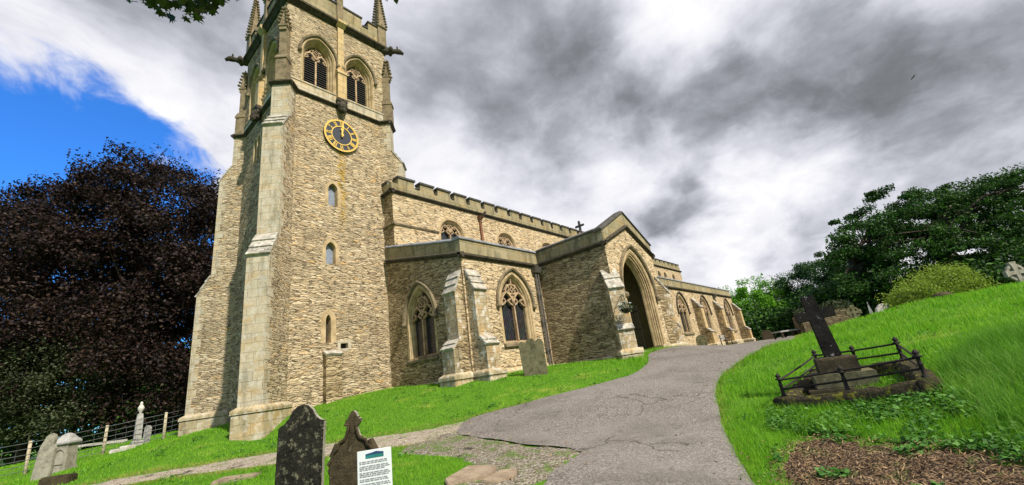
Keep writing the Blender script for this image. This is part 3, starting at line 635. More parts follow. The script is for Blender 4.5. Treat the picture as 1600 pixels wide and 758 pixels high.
for (cx, cy), n in (((TX0, TY0), (-1, -1)), ((TX1, TY0), (1, -1)), ((TX0, TY1), (-1, 1))):
    nv = Vector((*n, 0)).normalized(); mb = MB(); p0 = Vector((cx, cy, 0))+nv*.02
    pv_ = Vector((-nv.y, nv.x, 0)); fr = Fr(p0, pv_, nv)
    mb2 = MB(); fbox(mb2, fr, -.22, .22, 13.3, 14.45, -.2, .26); fprof(mb2, fr, -.25, .25, [(-.2, 14.45), (.30, 14.45), (.30, 14.53), (.17, 14.72), (-.2, 14.72)])
    fbox(mb2, fr, -.16, .16, 14.72, 16.25, -.2, .16)
    pinnacle(mb2, (p0+nv*.08)[:2], (nv.x, nv.y), .15, 16.1, 16.35, 17.45)
    cp(mb2, 'belfry_shaft', M['pinnacle'])
for fr, u in ((TS, 8.03), (TWF, -18.65)):
    mb = MB(); fbox(mb, fr, u-.22, u+.22, 13.55, 15.05, -.1, .24); fprof(mb, fr, u-.25, u+.25, [(-.1, 15.05), (.28, 15.05), (.28, 15.12), (.14, 15.32), (-.1, 15.32)])
    fbox(mb, fr, u-.15, u+.15, 15.32, 18.12, -.1, .13); fprof(mb, fr, u-.22, u+.22, [(-.1, 18.05), (.16, 18.05), (.34, 18.22), (.34, 18.38), (-.1, 18.5)])
    pl_ = cp(mb, 'belfry_pilaster', M['ashlar_warm'])
    g = MB(); fprof(g, fr, u-.24, u+.24, [(-.1, 13.56), (.30, 13.56), (.26, 13.40), (-.1, 13.40)])
    g.blob(fr.P(u, 13.12, .20), (.22, .24, .30), 10, 7, .25, rnd); g.blob(fr.P(u, 12.92, .30), (.15, .15, .17), 10, 6, .25, rnd)
    for sg in (-1, 1): g.blob(fr.P(u+sg*.19, 13.24, .2), (.08, .1, .13), 6, 5); g.blob(fr.P(u+sg*.075, 13.02, .42), (.045, .05, .045), 6, 4)
    cp(g, 'corbel_head', M['gargoyle'], pl_)
def gargoyle(c, n):
    nv = Vector((*n, 0)).normalized(); pv_ = Vector((-nv.y, nv.x, 0)); g = MB(); c = Vector(c)
    secs = [(-.3, .2, .22, 0), (.0, .21, .22, .0), (.25, .17, .19, .02), (.45, .12, .13, .05), (.58, .16, .16, .07), (.75, .14, .14, .05), (.88, .08, .06, -.01), (.93, .05, .03, -.02)]
    g.rings([[c+nv*t+pv_*(a*math.cos(2*math.pi*k/10))+Vector((0, 0, h+b_*math.sin(2*math.pi*k/10))) for k in range(10)] for t, a, b_, h in secs], True, True)
    for sg in (-1, 1):
        g.blob(c+nv*.56+pv_*sg*.13+Vector((0, 0, .22)), (.05, .05, .10), 6, 4); g.blob(c+nv*.2+pv_*sg*.2+Vector((0, 0, .02)), (.12, .12, .16), 7, 5)
    g.blob(c+nv*.84+Vector((0, 0, -.11)), (.06, .06, .03), 6, 4)
    cp(g, 'gargoyle', M['gargoyle'], smooth=False)
gargoyle((TX1+.12, TY0-.1, 18.22), (1, -.55)); gargoyle((TX0-.12, TY1+.1, 18.22), (-1, .45)); gargoyle((TX0-.12, TY0-.12, 18.22), (-1, -1))
# clock
def disc(mb, fr, u, z, r, d0, d1, n=48): mb.prism(fr.ring(circ(u, z, r, n), d0), fr.ring(circ(u, z, r, n), d1))
CU, CZ, CR = 8.03, 11.6, .83
def annulus(mb, r0, r1, d0, d1, n=48):
    rr = lambda r, d: TS.ring(circ(CU, CZ, r, n), d); mb.rings([rr(r0, d0), rr(r0, d1), rr(r1, d1), rr(r1, d0)])
mb = MB(); disc(mb, TS, CU, CZ, CR, .02, .10); clock = cp(mb, 'clock', M['dial'])
mb = MB(); annulus(mb, .75, .83, .10, .125); annulus(mb, .455, .495, .10, .12)
for k in range(60):
    an = 2*math.pi*k/60
cp(mb, 'gold_ring', M['gold'], clock)
mb = MB(); 
for k in range(60):
    an = 2*math.pi*k/60; disc(mb, TS, CU+.79*math.sin(an), CZ+.79*math.cos(an), .016, .1255, .128, 6)
cp(mb, 'minute_dots', M['dial'], clock)
def stroke(a0, r0, a1, r1, wd):
    """a bar on the dial; a = sideways offset, r = radius, in the numeral's own frame"""
    p0, p1 = Vector((a0, r0)), Vector((a1, r1)); d = (p1-p0).normalized(); nn = Vector((-d.y, d.x))*wd/2; return [p0+nn, p0-nn, p1-nn, p1+nn]
NUM = ['XII', 'I', 'II', 'III', 'IIII', 'V', 'VI', 'VII', 'VIII', 'IX', 'X', 'XI']
for k, txt in enumerate(NUM):
    an = 2*math.pi*k/12; er, et = Vector((math.sin(an), math.cos(an))), Vector((math.cos(an), -math.sin(an)))
    mb = MB(); wid = {'I': .045, 'V': .10, 'X': .10}; tot = sum(wid[c] for c in txt); x = -tot/2
    for c in txt:
        cw = wid[c]; m_ = x+cw/2; qs = []
        if c == 'I': qs = [stroke(m_, .51, m_, .73, .028)]
        if c == 'V': qs = [stroke(x+.012, .73, m_, .51, .026), stroke(x+cw-.012, .73, m_, .51, .016)]
        if c == 'X': qs = [stroke(x+.012, .73, x+cw-.012, .51, .028), stroke(x+cw-.012, .73, x+.012, .51, .016)]
        for q_ in qs:
            pts = [(CU+et.x*p.x+er.x*p.y, CZ+et.y*p.x+er.y*p.y) for p in q_]; mb.prism(TS.ring(pts, .099), TS.ring(pts, .118))
        x += cw
    cp(mb, 'numeral', M['gold'], clock)
def hand(name, an, L, wd, d):
    mb = MB(); er, et = Vector((math.sin(an), math.cos(an))), Vector((math.cos(an), -math.sin(an)))
    sh = [(-.5, -.10), (.5, -.10), (.55, .0), (.42, .08), (.4, L*.5), (.9, L*.56), (1.0, L*.62), (.4, L*.70), (.35, L*.9), (0, L)]
    sh += [(-a, r) for a, r in reversed(sh[2:-1])]
    pts = [(CU+et.x*a*wd+er.x*r, CZ+et.y*a*wd+er.y*r) for a, r in sh]; mb.prism(TS.ring(pts, d), TS.ring(pts, d+.02)); cp(mb, name, M['gold'], clock)
hand('hour_hand', math.radians(1), .52, .085, .15); hand('minute_hand', math.radians(4), .73, .055, .175)
mb = MB(); disc(mb, TS, CU, CZ, .06, .12, .21, 16); cp(mb, 'hand_boss', M['gold'], clock)

# ---- nave and chancel
NX0, NX1, NX2, NY0, NY1 = 10.13, 33.0, 48.25, 15.21, 21.6
NS = S(NY0)
cl = [(13.70+4.29*k, .80, 6.55, 7.42, 8.18) for k in range(5)]
w = MB(); poly_wall(w, NS, [(NX0, 4.5), (NX1, 4.5), (NX1, 9.1), (NX0, 9.1)], [arch(x) for x in cl])
w.cur = 1
poly_wall(w, W(NX0), [(-NY1, 5.79), (-16.02, 5.79), (-NY0, 5.57), (-NY0, 9.1), (-NY1, 9.1)])
w.cur = 0
poly_wall(w, Fr((NX1, 0, 0), (0, 1, 0), (1, 0, 0)), [(NY0, 5), (NY1, 5), (NY1, 9.6), ((NY0+NY1)/2, 11.9), (NY0, 9.6)])
poly_wall(w, Fr((0, NY1, 0), (-1, 0, 0), (0, 1, 0)), [(-NX2, -1), (-NX0, -1), (-NX0, 9.1), (-NX2, 9.1)])
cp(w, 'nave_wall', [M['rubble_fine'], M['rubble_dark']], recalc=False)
for x in cl: gothic(NS, x, 'clerestory_window', .16, .28, sill=False, ring=.14, orders=2, bar_w=.06, hood=False)
string([(NS, NX0-.14, NX1, 9.0, 9.0), (W(NX0), -16.0, -NY0+.14, 9.0, 9.0)]); string([(NS, NX0-.12, 12.78, 7.33, 7.33), (W(NX0), -16.0, -NY0+.12, 7.33, 7.33)], 'string_course', 'hood', [(-.05, -.05), (.05, -.05), (.08, .02), (.05, .06), (-.05, .08)])
pp = MB(); mc = MB(); fbox(pp, NS, NX0-.02, NX1, 9.13, 9.46, -.32, .02)
mer = [(10.5, 11.43), (11.8, 12.64)]+[(12.92+1.16*k, 12.92+1.16*k+.86) for k in range(17)]
for x0, x1 in mer: fbox(pp, NS, x0, x1, 9.46, 9.80, -.31, .015); fbox(mc, NS, x0-.05, x1+.05, 9.80, 9.90, -.37, .08)
for (a, c), (e, g) in zip(mer, mer[1:]): fbox(mc, NS, c+.055, e-.055, 9.46, 9.52, -.37, .07)
fbox(pp, W(NX0), -16.0, -NY0-.325, 9.13, 9.55, -.3, .02)
po = cp(pp, 'nave_parapet', M['ashlar_green']); fbox(mc, W(NX0), -16.0, -NY0-.33, 9.56, 9.68, -.36, .06); cp(mc, 'merlon_coping', M['coping'], po)
r = MB(); ym = (NY0+NY1)/2
r.prism([(NX0, NY0+.3, 9.3), (NX0, ym, 11.3), (NX0, NY1, 9.3)], [(NX1-.02, NY0+.3, 9.3), (NX1-.02, ym, 11.3), (NX1-.02, NY1, 9.3)])
r.prism([(NX1+.02, NY0+.3, 8.7), (NX1+.02, ym, 9.2), (NX1+.02, NY1, 8.7)], [(NX2, NY0+.3, 8.7), (NX2, ym, 9.2), (NX2, NY1, 8.7)])
cp(r, 'nave_roof', M['lead'])
g = MB(); fbox(g, Fr((NX1, ym, 0), (0, 1, 0), (1, 0, 0)), -.09, .09, 11.8, 12.95, -.2, -.02); fbox(g, Fr((NX1, ym, 0), (0, 1, 0), (1, 0, 0)), -.42, .42, 12.42, 12.6, -.19, -.03)
for u, z in ((-.42, 12.51), (.42, 12.51), (0, 12.95)): g.blob((NX1-.11, ym+u, z), (.08, .11, .11), 8, 5)
cp(g, 'gable_cross', M['coping'])
p = MB(); fbox(p, NS, 15.78, 15.92, 6.4, 8.80, .02, .12); p.prism([NS.P(15.68, 8.8, .02), NS.P(16.02, 8.8, .02), NS.P(15.95, 8.62, .02), NS.P(15.75, 8.62, .02)], [NS.P(15.68, 8.8, .28), NS.P(16.02, 8.8, .28), NS.P(15.95, 8.62, .16), NS.P(15.75, 8.62, .16)])
p2 = MB(); p2.tube([NS.P(15.9, 8.78, .15), NS.P(15.85, 8.93, .6)], .07, 8); do = cp(p, 'downpipe', M['pipe_red']); cp(p2, 'spout', M['pipe'], do)
chw = [(41.6, .42, 6.9, 7.5, 8.0), (43.2, .42, 6.9, 7.5, 8.0), (45.6, .42, 6.9, 7.5, 8.0), (36.5, .42, 6.9, 7.5, 8.0)]
w = MB(); poly_wall(w, NS, [(NX1, 4.5), (NX2, 4.5), (NX2, 8.6), (NX1, 8.6)], [arch(x) for x in chw]); poly_wall(w, Fr((NX2, 0, 0), (0, 1, 0), (1, 0, 0)), [(NY0, -1), (NY1, -1), (NY1, 8.8), (NY0, 8.8)])
cp(w, 'chancel_wall', M['rubble_fine'], recalc=False)
for x in chw: gothic(NS, x, 'clerestory_window', .08, .2, sill=False, ring=.1, orders=1, tr=False, hood=False)
string([(NS, NX1+.02, NX2+.12, 8.48, 8.48)]); pp = MB(); mc = MB(); fbox(pp, NS, NX1+.02, NX2, 8.61, 8.95, -.3, .02)
for k in range(13):
    x0 = NX1+.4+1.16*k; fbox(pp, NS, x0, x0+.8, 8.95, 9.22, -.29, .015); fbox(mc, NS, x0-.05, x0+.85, 9.22, 9.31, -.35, .07)
po = cp(pp, 'chancel_parapet', M['ashlar_green']); cp(mc, 'merlon_coping', M['coping'], po)

# ---- south aisle, west part and east part
AY = 10.91; AX1 = 48.6; AS = S(AY); AW = W(NX0)
wS = (12.95, .93, 1.16, 2.66, 4.0); wW = (-13.66, .86, 1.10, 2.58, 3.9)
east = [(27.2, .97, 1.12, 2.66, 4.02), (32.78, .97, 1.12, 2.66, 4.02), (38.5, .97, 1.10, 2.66, 4.02), (45.9, .97, 1.05, 2.66, 4.02)]; dr = (43.3, .62, -.6, 1.9, 2.85)
w = MB(); poly_wall(w, AS, [(NX0, -1), (AX1, -1), (AX1, 4.62), (NX0, 4.62)], [arch(wS)]+[arch(x) for x in east]+[arch(dr), arch((17.3, .75, -.5, 1.9, 2.9))])
w.cur = 1
poly_wall(w, AW, [(-NY0-.8, -1), (-AY, -1), (-AY, 4.62), (-NY0-.8, 5.78)], [arch(wW)]); w.cur = 0
poly_wall(w, Fr((AX1, 0, 0), (0, 1, 0), (1, 0, 0)), [(AY, -1), (NY0, -1), (NY0, 5.7), (AY, 4.62)])
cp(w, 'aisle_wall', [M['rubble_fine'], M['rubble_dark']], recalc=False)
gothic(AS, wS, 'aisle_window', .18, .22, ring=.12); gothic(AW, wW, 'aisle_window', .15, .20, ring=.12)
for x in east: gothic(AS, x, 'aisle_window', .13, .15, ring=.12, hood_m='string')
gothic(AS, dr, 'priest_door', .12, .3, fill=None, tr=False, sill=False, ring=.12)
d = MB(); poly_wall(d, AS, arch(inset(dr, .1)), (), -.32); cp(d, 'door_leaf', M['wood_dark'])
string([(AS, NX0-.14, 14.9, 4.5, 4.5), (AS, 19.72, AX1+.1, 4.5, 4.5)]); string([(AW, -NY0-.7, -AY+.14, 5.66, 4.5)])
pp = MB(); mc = MB()
fbox(pp, AS, NX0-.02, 14.88, 4.63, 5.16, -.32, .025); fbox(pp, AS, 19.74, AX1, 4.63, 5.16, -.32, .025)
fprof(pp, AW, -NY0-.7, -AY-.33, [(-.3, .13), (.025, .13), (.025, .66), (-.3, .66)], 5.66, 4.5)
fprof(mc, AS, NX0-.07, 14.86, [(-.36, 5.163), (.08, 5.163), (.08, 5.21), (-.02, 5.29), (-.36, 5.27)]); fprof(mc, AS, 19.76, AX1+.05, [(-.36, 5.163), (.08, 5.163), (.08, 5.21), (-.02, 5.29), (-.36, 5.27)])
fprof(mc, AW, -NY0-.7, -AY-.365, [(-.34, .663), (.07, .663), (.07, .71), (-.02, .79), (-.34, .77)], 5.66, 4.5)
po = cp(pp, 'aisle_parapet', M['ashlar_green']); cp(mc, 'coping', M['lead'], po)
r = MB(); r.prism([(NX0+.3, AY+.3, 4.8), (NX0+.3, NY0, 5.9), (NX0+.3, NY0, 4.6)], [(AX1-.1, AY+.3, 4.8), (AX1-.1, NY0, 5.9), (AX1-.1, NY0, 4.6)]); cp(r, 'aisle_roof', M['lead'])
pl_ = MB()
PLP = [(-.1, -1.2), (.14, -1.2), (.14, .10), (.02, .22), (-.1, .22)]
fprof(pl_, AS, 10.9, 14.8, PLP); fprof(pl_, AS, 20.0, AX1+.1, PLP, -.1); fprof(pl_, AW, -15.0, -11.7, [(-.1, -1.2), (.10, -1.2), (.10, .02), (.02, .10), (-.1, .10)])
cp(pl_, 'wall_plinth', M['plinth'])
WB = [(-.2, -1), (.72, -1), (.72, 1.08), (.42, 1.40), (.42, 3.1), (.02, 3.95), (-.2, 3.95)]; WSL = [((.72, 1.08), (.42, 1.40)), ((.42, 3.1), (.02, 3.95))]
buttress(10.52, AY, (0, -1), .62, WB, 'aisle_buttress', WSL, ('rubble_fine', 'ashlar_rough'), (.72, -1, .28))
buttress(NX0, 11.29, (-1, 0), .62, WB, 'aisle_buttress', WSL, ('rubble_dark', 'ashlar_rough'), (.72, -1, .28))
for x in (35.6, 41.6, 48.3): buttress(x, AY, (0, -1), .62, [(-.2, -1), (.95, -1), (.95, .95), (.6, 1.30), (.6, 3.0), (.02, 3.85), (-.2, 3.85)], 'aisle_buttress', [((.95, .95), (.6, 1.3)), ((.6, 3.0), (.02, 3.85))], ('rubble_dark', 'ashlar_warm'), (.95, -1, .1))
# downpipes in the corner by the porch and on the east part
for x, zt in ((14.66, 4.42), (42.1, 4.42), (29.9, 4.42)):
    p = MB()
    for k in ((0, .17) if x < 20 else (0,)):
        p.tube([AS.P(x-k, -.2, .1), AS.P(x-k, zt-.25, .1)], .042, 10)
        for z in (.7, 1.9, 3.1): p.tube([AS.P(x-k, z, .1), AS.P(x-k, z+.08, .1)], .058, 10)
    p.prism([AS.P(x-.3, zt-.25, .02), AS.P(x+.12, zt-.25, .02), AS.P(x+.12, zt-.25, .2), AS.P(x-.3, zt-.25, .2)], [AS.P(x-.36, zt, .02), AS.P(x+.18, zt, .02), AS.P(x+.18, zt, .3), AS.P(x-.36, zt, .3)])
    cp(p, 'downpipe', M['pipe'])

# ---- porch
PX0, PX1, PY0, PC = 14.9, 19.72, 7.39, 17.3
PS, PW = S(PY0), W(PX0); PE = Fr((PX1, 0, 0), (0, 1, 0), (1, 0, 0))
pa = (PC, 1.45, -.6, 2.5, 4.55)
w = MB(); poly_wall(w, PS, [(PX0, -1), (PX1, -1), (PX1, 4.6), (PC, 5.72), (PX0, 4.6)], [arch(pa)]); w.cur = 1
poly_wall(w, PW, [(-AY, -1), (-PY0, -1), (-PY0, 4.6), (-AY, 4.6)]); w.cur = 0
poly_wall(w, PE, [(PY0, -1), (AY, -1), (AY, 4.6), (PY0, 4.6)])
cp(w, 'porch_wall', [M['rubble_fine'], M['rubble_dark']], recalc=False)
# parapet with gable
pp = MB(); fbox(pp, PW, -AY+.03, -PY0-.33, 4.70, 5.20, -.32, .025); fbox(pp, PE, PY0+.33, AY-.03, 4.70, 5.20, -.32, .025)
for sg, x in ((-1, PX0-.03), (1, PX1+.03)):
    q_ = [(x, 4.70), (PC, 5.83), (PC, 6.42), (x, 5.16)]
    pp.prism([PS.P(u, z, .03) for u, z in q_], [PS.P(u, z, -.325) for u, z in q_])
po = cp(pp, 'porch_parapet', M['ashlar_green'])
mc = MB(); CPR = [(-.37, .0), (.09, .0), (.09, .05), (-.02, .13), (-.37, .11)]
fprof(mc, PW, -AY+.03, -PY0-.37, CPR, 5.203); fprof(mc, PE, PY0+.37, AY-.03, CPR, 5.203)
fprof(mc, PS, PX0-.10, PC, CPR, 5.13, 6.43); fprof(mc, PS, PC+.003, PX1+.10, CPR, 6.43, 5.13); cp(mc, 'coping', M['coping'], po)
string([(PW, -AY, -PY0+.14, 4.57, 4.57), (PE, PY0-.14, AY, 4.57, 4.57), (PS, PX0-.14, PC, 4.54, 5.70), (PS, PC+.002, PX1+.14, 5.70, 4.54)])
r = MB(); r.prism([(PX0+.3, PY0+.3, 5.0), (PC, PY0+.3, 6.2), (PX1-.3, PY0+.3, 5.0)], [(PX0+.3, AY+1.4, 5.0), (PC, AY+1.4, 6.2), (PX1-.3, AY+1.4, 5.0)]); cp(r, 'porch_roof', M['lead'])
ar = MB(); steps = [(0, .004), (.03, -.03), (.09, -.02), (.10, -.14), (.15, -.15), (.155, -.08), (.21, -.10), (.22, -.25), (.275, -.25), (.28, -.18), (.33, -.20), (.34, -.34), (.37, -.34), (.375, -.27), (.40, -.29), (.415, -.42), (.47, -.40), (.50, -.48), (.505, -.56)]
ar.rings([PS.ring(arch(inset(pa, s), 14)[:], d*.70) for s, d in [(q[0]*.74, q[1]) for q in steps]], True)
o_ = inset(pa, -.12); ar.rings([PS.ring(arch(o_, 14), -.02), PS.ring(arch(o_, 14), .006), PS.ring(arch(pa, 14), .004)])
po = cp(ar, 'porch_arch', M['mould'])
h = MB(); sweep2d(h, PS, arch(inset(pa, -.14), 14, False), [(0, 0), (.03, .10), (.10, .14), (.14, .11), (.14, 0)])
for sg in (-1, 1): h.blob(PS.P(PC+sg*1.66, 2.4, .12), (.12, .13, .14), 10, 6, .2, rnd)
cp(h, 'hood_mould', M['hood'], po)
jb = MB()
for sg in (-1, 1): jb.prism([PS.P(PC+sg*(1.02), -.5, .10), PS.P(PC+sg*1.66, -.5, .10), PS.P(PC+sg*1.66, -.5, -.36), PS.P(PC+sg*1.02, -.5, -.36)], [PS.P(PC+sg*1.04, .30, .06), PS.P(PC+sg*1.62, .30, .06), PS.P(PC+sg*1.62, .30, -.36), PS.P(PC+sg*1.04, .30, -.36)])
cp(jb, 'jamb_base', M['plinth'], po, bevel=.02)
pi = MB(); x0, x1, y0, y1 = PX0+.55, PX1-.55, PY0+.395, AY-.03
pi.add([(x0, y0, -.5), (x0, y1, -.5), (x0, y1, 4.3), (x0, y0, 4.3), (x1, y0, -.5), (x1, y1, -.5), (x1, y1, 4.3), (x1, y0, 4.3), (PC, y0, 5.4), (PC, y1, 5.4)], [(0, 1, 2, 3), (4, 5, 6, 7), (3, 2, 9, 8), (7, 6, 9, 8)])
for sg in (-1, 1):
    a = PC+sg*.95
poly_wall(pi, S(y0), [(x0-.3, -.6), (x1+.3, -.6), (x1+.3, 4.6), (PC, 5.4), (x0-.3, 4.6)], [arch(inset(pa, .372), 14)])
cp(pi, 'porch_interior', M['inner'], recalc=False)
fl = MB(); fl.box(x0-.2, x1+.2, PY0-.25, y1+.3, -.4, .13); cp(fl, 'porch_floor', M['plinth'])
idr = (17.3, .75, -.5, 1.9, 2.9); gothic(AS, idr, 'inner_doorway', .1, .2, fill=None, tr=False, sill=False, ring=.14, hood=True)
d = MB(); poly_wall(d, AS, arch(inset(idr, .06)), (), -.26)
for k in range(5): fbox(d, AS, 16.66+.29*k-.01, 16.66+.29*k+.01, -.3, 2.6, -.26, -.24)
cp(d, 'oak_door', M['wood_dark'])
# open iron gates folded back inside the arch
for sg in (-1, 1):
    g = MB(); xg = PC+sg*1.06
    for k in range(8):
        y = PY0+.8+k*.13; g.tube([(xg, y, .16), (xg, y, 2.1+.12*math.sin(k*.45))], .016, 6); g.blob((xg, y, 2.14+.12*math.sin(k*.45)), (.03, .03, .06), 6, 4)
    for z in (.3, 1.15, 1.95): g.box(xg-.015, xg+.015, PY0+.75, PY0+1.75, z-.02, z+.02)
    cp(g, 'porch_gate', M['black'])
PB = [(-.3, -1), (.68, -1), (.68, 1.0), (.58, 1.2), (.58, 2.62), (.05, 3.5), (-.3, 3.5)]; PSL = [((.68, 1.0), (.58, 1.2)), ((.58, 2.62), (.05, 3.5))]
for cx, n in ((PX0, (-1, -1)), (PX1, (1, -1))): buttress(cx, PY0, n, .6, PB, 'porch_buttress', PSL, ('rubble_dark', 'ashlar_rough'), (.68, -1, .30), .30, 2)
pl_ = MB(); fprof(pl_, PW, -AY+.15, -PY0-.3, [(-.1, -1.2), (.10, -1.2), (.10, .02), (.02, .12), (-.1, .12)]); cp(pl_, 'wall_plinth', M['plinth'])
# ------------------------------------------------------------------ small helpers for the churchyard
_F = 635.165
def at(px, py, v):
    """a point seen at photo position (px, py), v metres ahead along the ground"""
    d = _r*((px-800)/_F)+_u*(-(py-379)/_F)+_f; k = v/(d.x*.77249+d.y*.63502); return d*k
M['st_black'] = mottled('blackened headstone', (.020, .019, .014), (.005, .005, .004), (.17, .17, .11), 5, .75, thr=.52, bumpd=.03)
M['st_brown'] = mottled('brown headstone', (.060, .047, .026), (.024, .019, .011), (.26, .23, .15), 7, .35, bumpd=.02)
M['st_green'] = mottled('algae stained headstone', (.135, .125, .068), (.05, .048, .025), (.34, .32, .22), 5, .45)
M['st_grey'] = mottled('grey headstone', (.34, .33, .31), (.18, .175, .16), (.6, .59, .56), 6, .5)
M['st_worn_or_lit'] = mottled('worn grey stone and lit sides', (.29, .27, .215), (.14, .13, .10), (.48, .46, .40), 6, .5)  # worn stone; also paints sunlit side faces on both foreground headstones
M['st_pale'] = mottled('pale headstone', (.55, .52, .46), (.30, .27, .23), (.75, .73, .68), 5, .5)
M['st_cross'] = mottled('dark cross stone', (.022, .019, .015), (.008, .007, .006), (.62, .60, .56), 3.2, .9, thr=.60, bumpd=.015)
M['moss'] = mottled('mossy kerb', (.055, .047, .025), (.018, .015, .010), (.20, .20, .02), 3.5, .85, thr=.53, bumpd=.06)
M['flag'] = mottled('sandstone flag', (.29, .225, .16), (.17, .125, .085), (.36, .33, .26), 5, .5, bumpd=.02)
M['white'] = plain('white notice board', (.60, .63, .65), .45, .4, var=.04)
M['teal'] = plain('teal print', (.02, .16, .15), .5); M['blueprint'] = plain('dark blue print', (.02, .05, .12), .5); M['ink'] = plain('grey print', (.22, .23, .24), .6)
M['post'] = plain('weathered pine post', (.38, .33, .22), .85, var=.35, scale=14)
M['wire'] = plain('galvanised wire', (.20, .21, .21), .4, .5, .6)
M['plank'] = plain('pale timber rail', (.50, .45, .38), .8, scale=12)
def bark(name, c): return mottled(name, c, tuple(x*.4 for x in c), tuple(min(1, x*2) for x in c), 7, .3, bumpd=.05)
M['bark'] = bark('bark', (.07, .055, .04))
def leaf_mat(name, stops, trans=.35, rough=.6, nsc=.8, wr=.6, wn=.55):
    nb = mat(name, rough, .2); g = nb.new('ShaderNodeNewGeometry'); pos = g.outputs['Position']
    r = nb.math('ADD', nb.math('MULTIPLY', g.outputs['Random Per Island'], wr), nb.math('MULTIPLY', nb.noise(pos, nsc, 5, .65), wn))
    c = nb.ramp(r, stops); col(nb, c)
    tr = nb.new('ShaderNodeBsdfTranslucent'); nb.put(tr.inputs[0], nb.mix(.5, c, nb.mix(1.0, c, (1.0, 1.3, .4), 'MULTIPLY')))
    mx = nb.new('ShaderNodeMixShader'); mx.inputs[0].default_value = trans
    nb.l.new(nb.p.outputs[0], mx.inputs[1]); nb.l.new(tr.outputs[0], mx.inputs[2]); nb.l.new(mx.outputs[0], nb.n['Material Output'].inputs[0]); return nb.m
M['lf_copper'] = leaf_mat('copper beech leaves', [(.2, (.006, .004, .0035)), (.5, (.014, .0072, .0068)), (.72, (.030, .015, .011)), (.95, (.055, .036, .022))], .10, .6, .35)
M['lf_olive'] = leaf_mat('olive green leaves', [(.2, (.018, .026, .012)), (.6, (.05, .065, .028)), (.95, (.10, .12, .06))], .2)
M['lf_dark'] = leaf_mat('dark green leaves', [(.2, (.007, .020, .005)), (.5, (.018, .052, .008)), (.72, (.04, .105, .013)), (.95, (.085, .19, .025))], .2, .6, .4)
M['lf_pine'] = leaf_mat('blue green needles', [(.2, (.010, .030, .009)), (.6, (.028, .078, .016)), (.95, (.07, .15, .03))], .15)
M['lf_bright'] = leaf_mat('fresh green leaves', [(.2, (.04, .12, .008)), (.5, (.10, .27, .014)), (.95, (.22, .44, .03))], .4)
M['lf_bush'] = leaf_mat('yellow green leaves', [(.2, (.06, .10, .012)), (.5, (.16, .23, .025)), (.95, (.32, .40, .07))], .4)
M['lf_cover'] = leaf_mat('ground cover leaves', [(.2, (.02, .065, .010)), (.5, (.055, .16, .022)), (.95, (.15, .31, .07))], .3)
M['lf_maple'] = leaf_mat('maple leaves', [(.2, (.008, .014, .006)), (.6, (.018, .030, .008)), (.95, (.05, .08, .015))], .12)
M['grass'] = leaf_mat('grass blades', [(.15, (.055, .15, .008)), (.45, (.12, .32, .012)), (.7, (.19, .43, .018)), (.95, (.32, .46, .05))], .4)
M['grass_long'] = leaf_mat('long grass blades', [(.15, (.03, .095, .008)), (.45, (.075, .21, .014)), (.75, (.14, .33, .03)), (.95, (.28, .42, .10))], .4)

def stone(name, outline, th, loc, az, m, label, cat, lean=(0, 0), group=None, bevel=.012, sink=.25, side=None):
    """an upright slab: outline (u, z) with z = 0 at the ground; az = compass direction its face looks to; lean = (backward, sideways) degrees"""
    mb = MB(); base = [(u, z if z > .001 else -sink) for u, z in outline]
    mb.prism([(u, -th/2, z) for u, z in base], [(u, th/2, z) for u, z in base])
    if side: mb.mi = [1]*len(base)+[0, 0]
    o = mb.build(name, [m, side] if side else m, bevel=bevel); o.location = loc
    o.rotation_euler = (math.radians(lean[0]), math.radians(lean[1]), math.radians(180-az)); return tag(o, label, cat, group)
def gz(x, y): return (x, y, H(x, y))
def mirror(half): return half+[(-u, z) for u, z in reversed(half)]

# ---- the two tall headstones and the notice in the foreground
stone('headstone', [(-.285, 0), (.285, 0), (.29, .95), (.24, .965), (.18, 1.02), (.135, 1.10), (.08, 1.155), (.015, 1.175), (-.055, 1.16), (-.115, 1.11), (-.165, 1.02), (-.22, .95), (-.29, .92)], .10, (2.42, 6.0, -1.18), 226, M['st_black'], 'tall black lichened headstone with domed top, left of the white notice', 'headstone', (-2, 1.2), side=M['st_worn_or_lit'])  # narrow side faces in paler stone imitate sunlight on them
half = [(.27, 0), (.27, .45), (.285, .50), (.275, .57), (.235, .62), (.215, .69), (.165, .735), (.145, .79), (.085, .82), (.062, .86), (.045, .92), (.04, .965), (.085, .985), (.095, 1.02), (.055, 1.045), (.035, 1.10)]
h2 = stone('headstone', half+[(0, 1.135)]+[(-u, z) for u, z in reversed(half)], .12, (2.67, 5.08, -1.29), 224, M['st_brown'], 'brown headstone with carved finial and scrolled shoulders behind the white notice', 'headstone', (-2, 0), side=M['st_worn_or_lit'])  # sunlight on the sides painted with the paler stone here too
for sg in (-1, 1):
    mb = MB(); mb.tube([(sg*(u+.006), -.075, z) for u, z in half[3:13]], .018, 6); mb.build('scroll_carving', M['st_brown'], h2)
    mb = MB(); mb.tube([(sg*.24, 0, .645), (sg*.19, .0, .78)], [.05, .035], 8); mb.build('shoulder_scroll', M['st_brown'], h2)
nb_ = thing('notice_board', 'white printed notice on a short stake in front of the finial headstone', 'sign', (2.60, 4.50, -1.2), math.radians(180-222))
mb = MB(); mb.prism([(-.18, 0, .10), (.18, 0, .10), (.18, 0, .625), (-.18, 0, .625)], [(-.18, .015, .10), (.18, .015, .10), (.18, .015, .625), (-.18, .015, .625)]); mb.build('board', M['white'], nb_, bevel=.004)
mb = MB(); mb.box(-.025, .025, .016, .05, -.3, .55); mb.build('stake', M['post'], nb_)
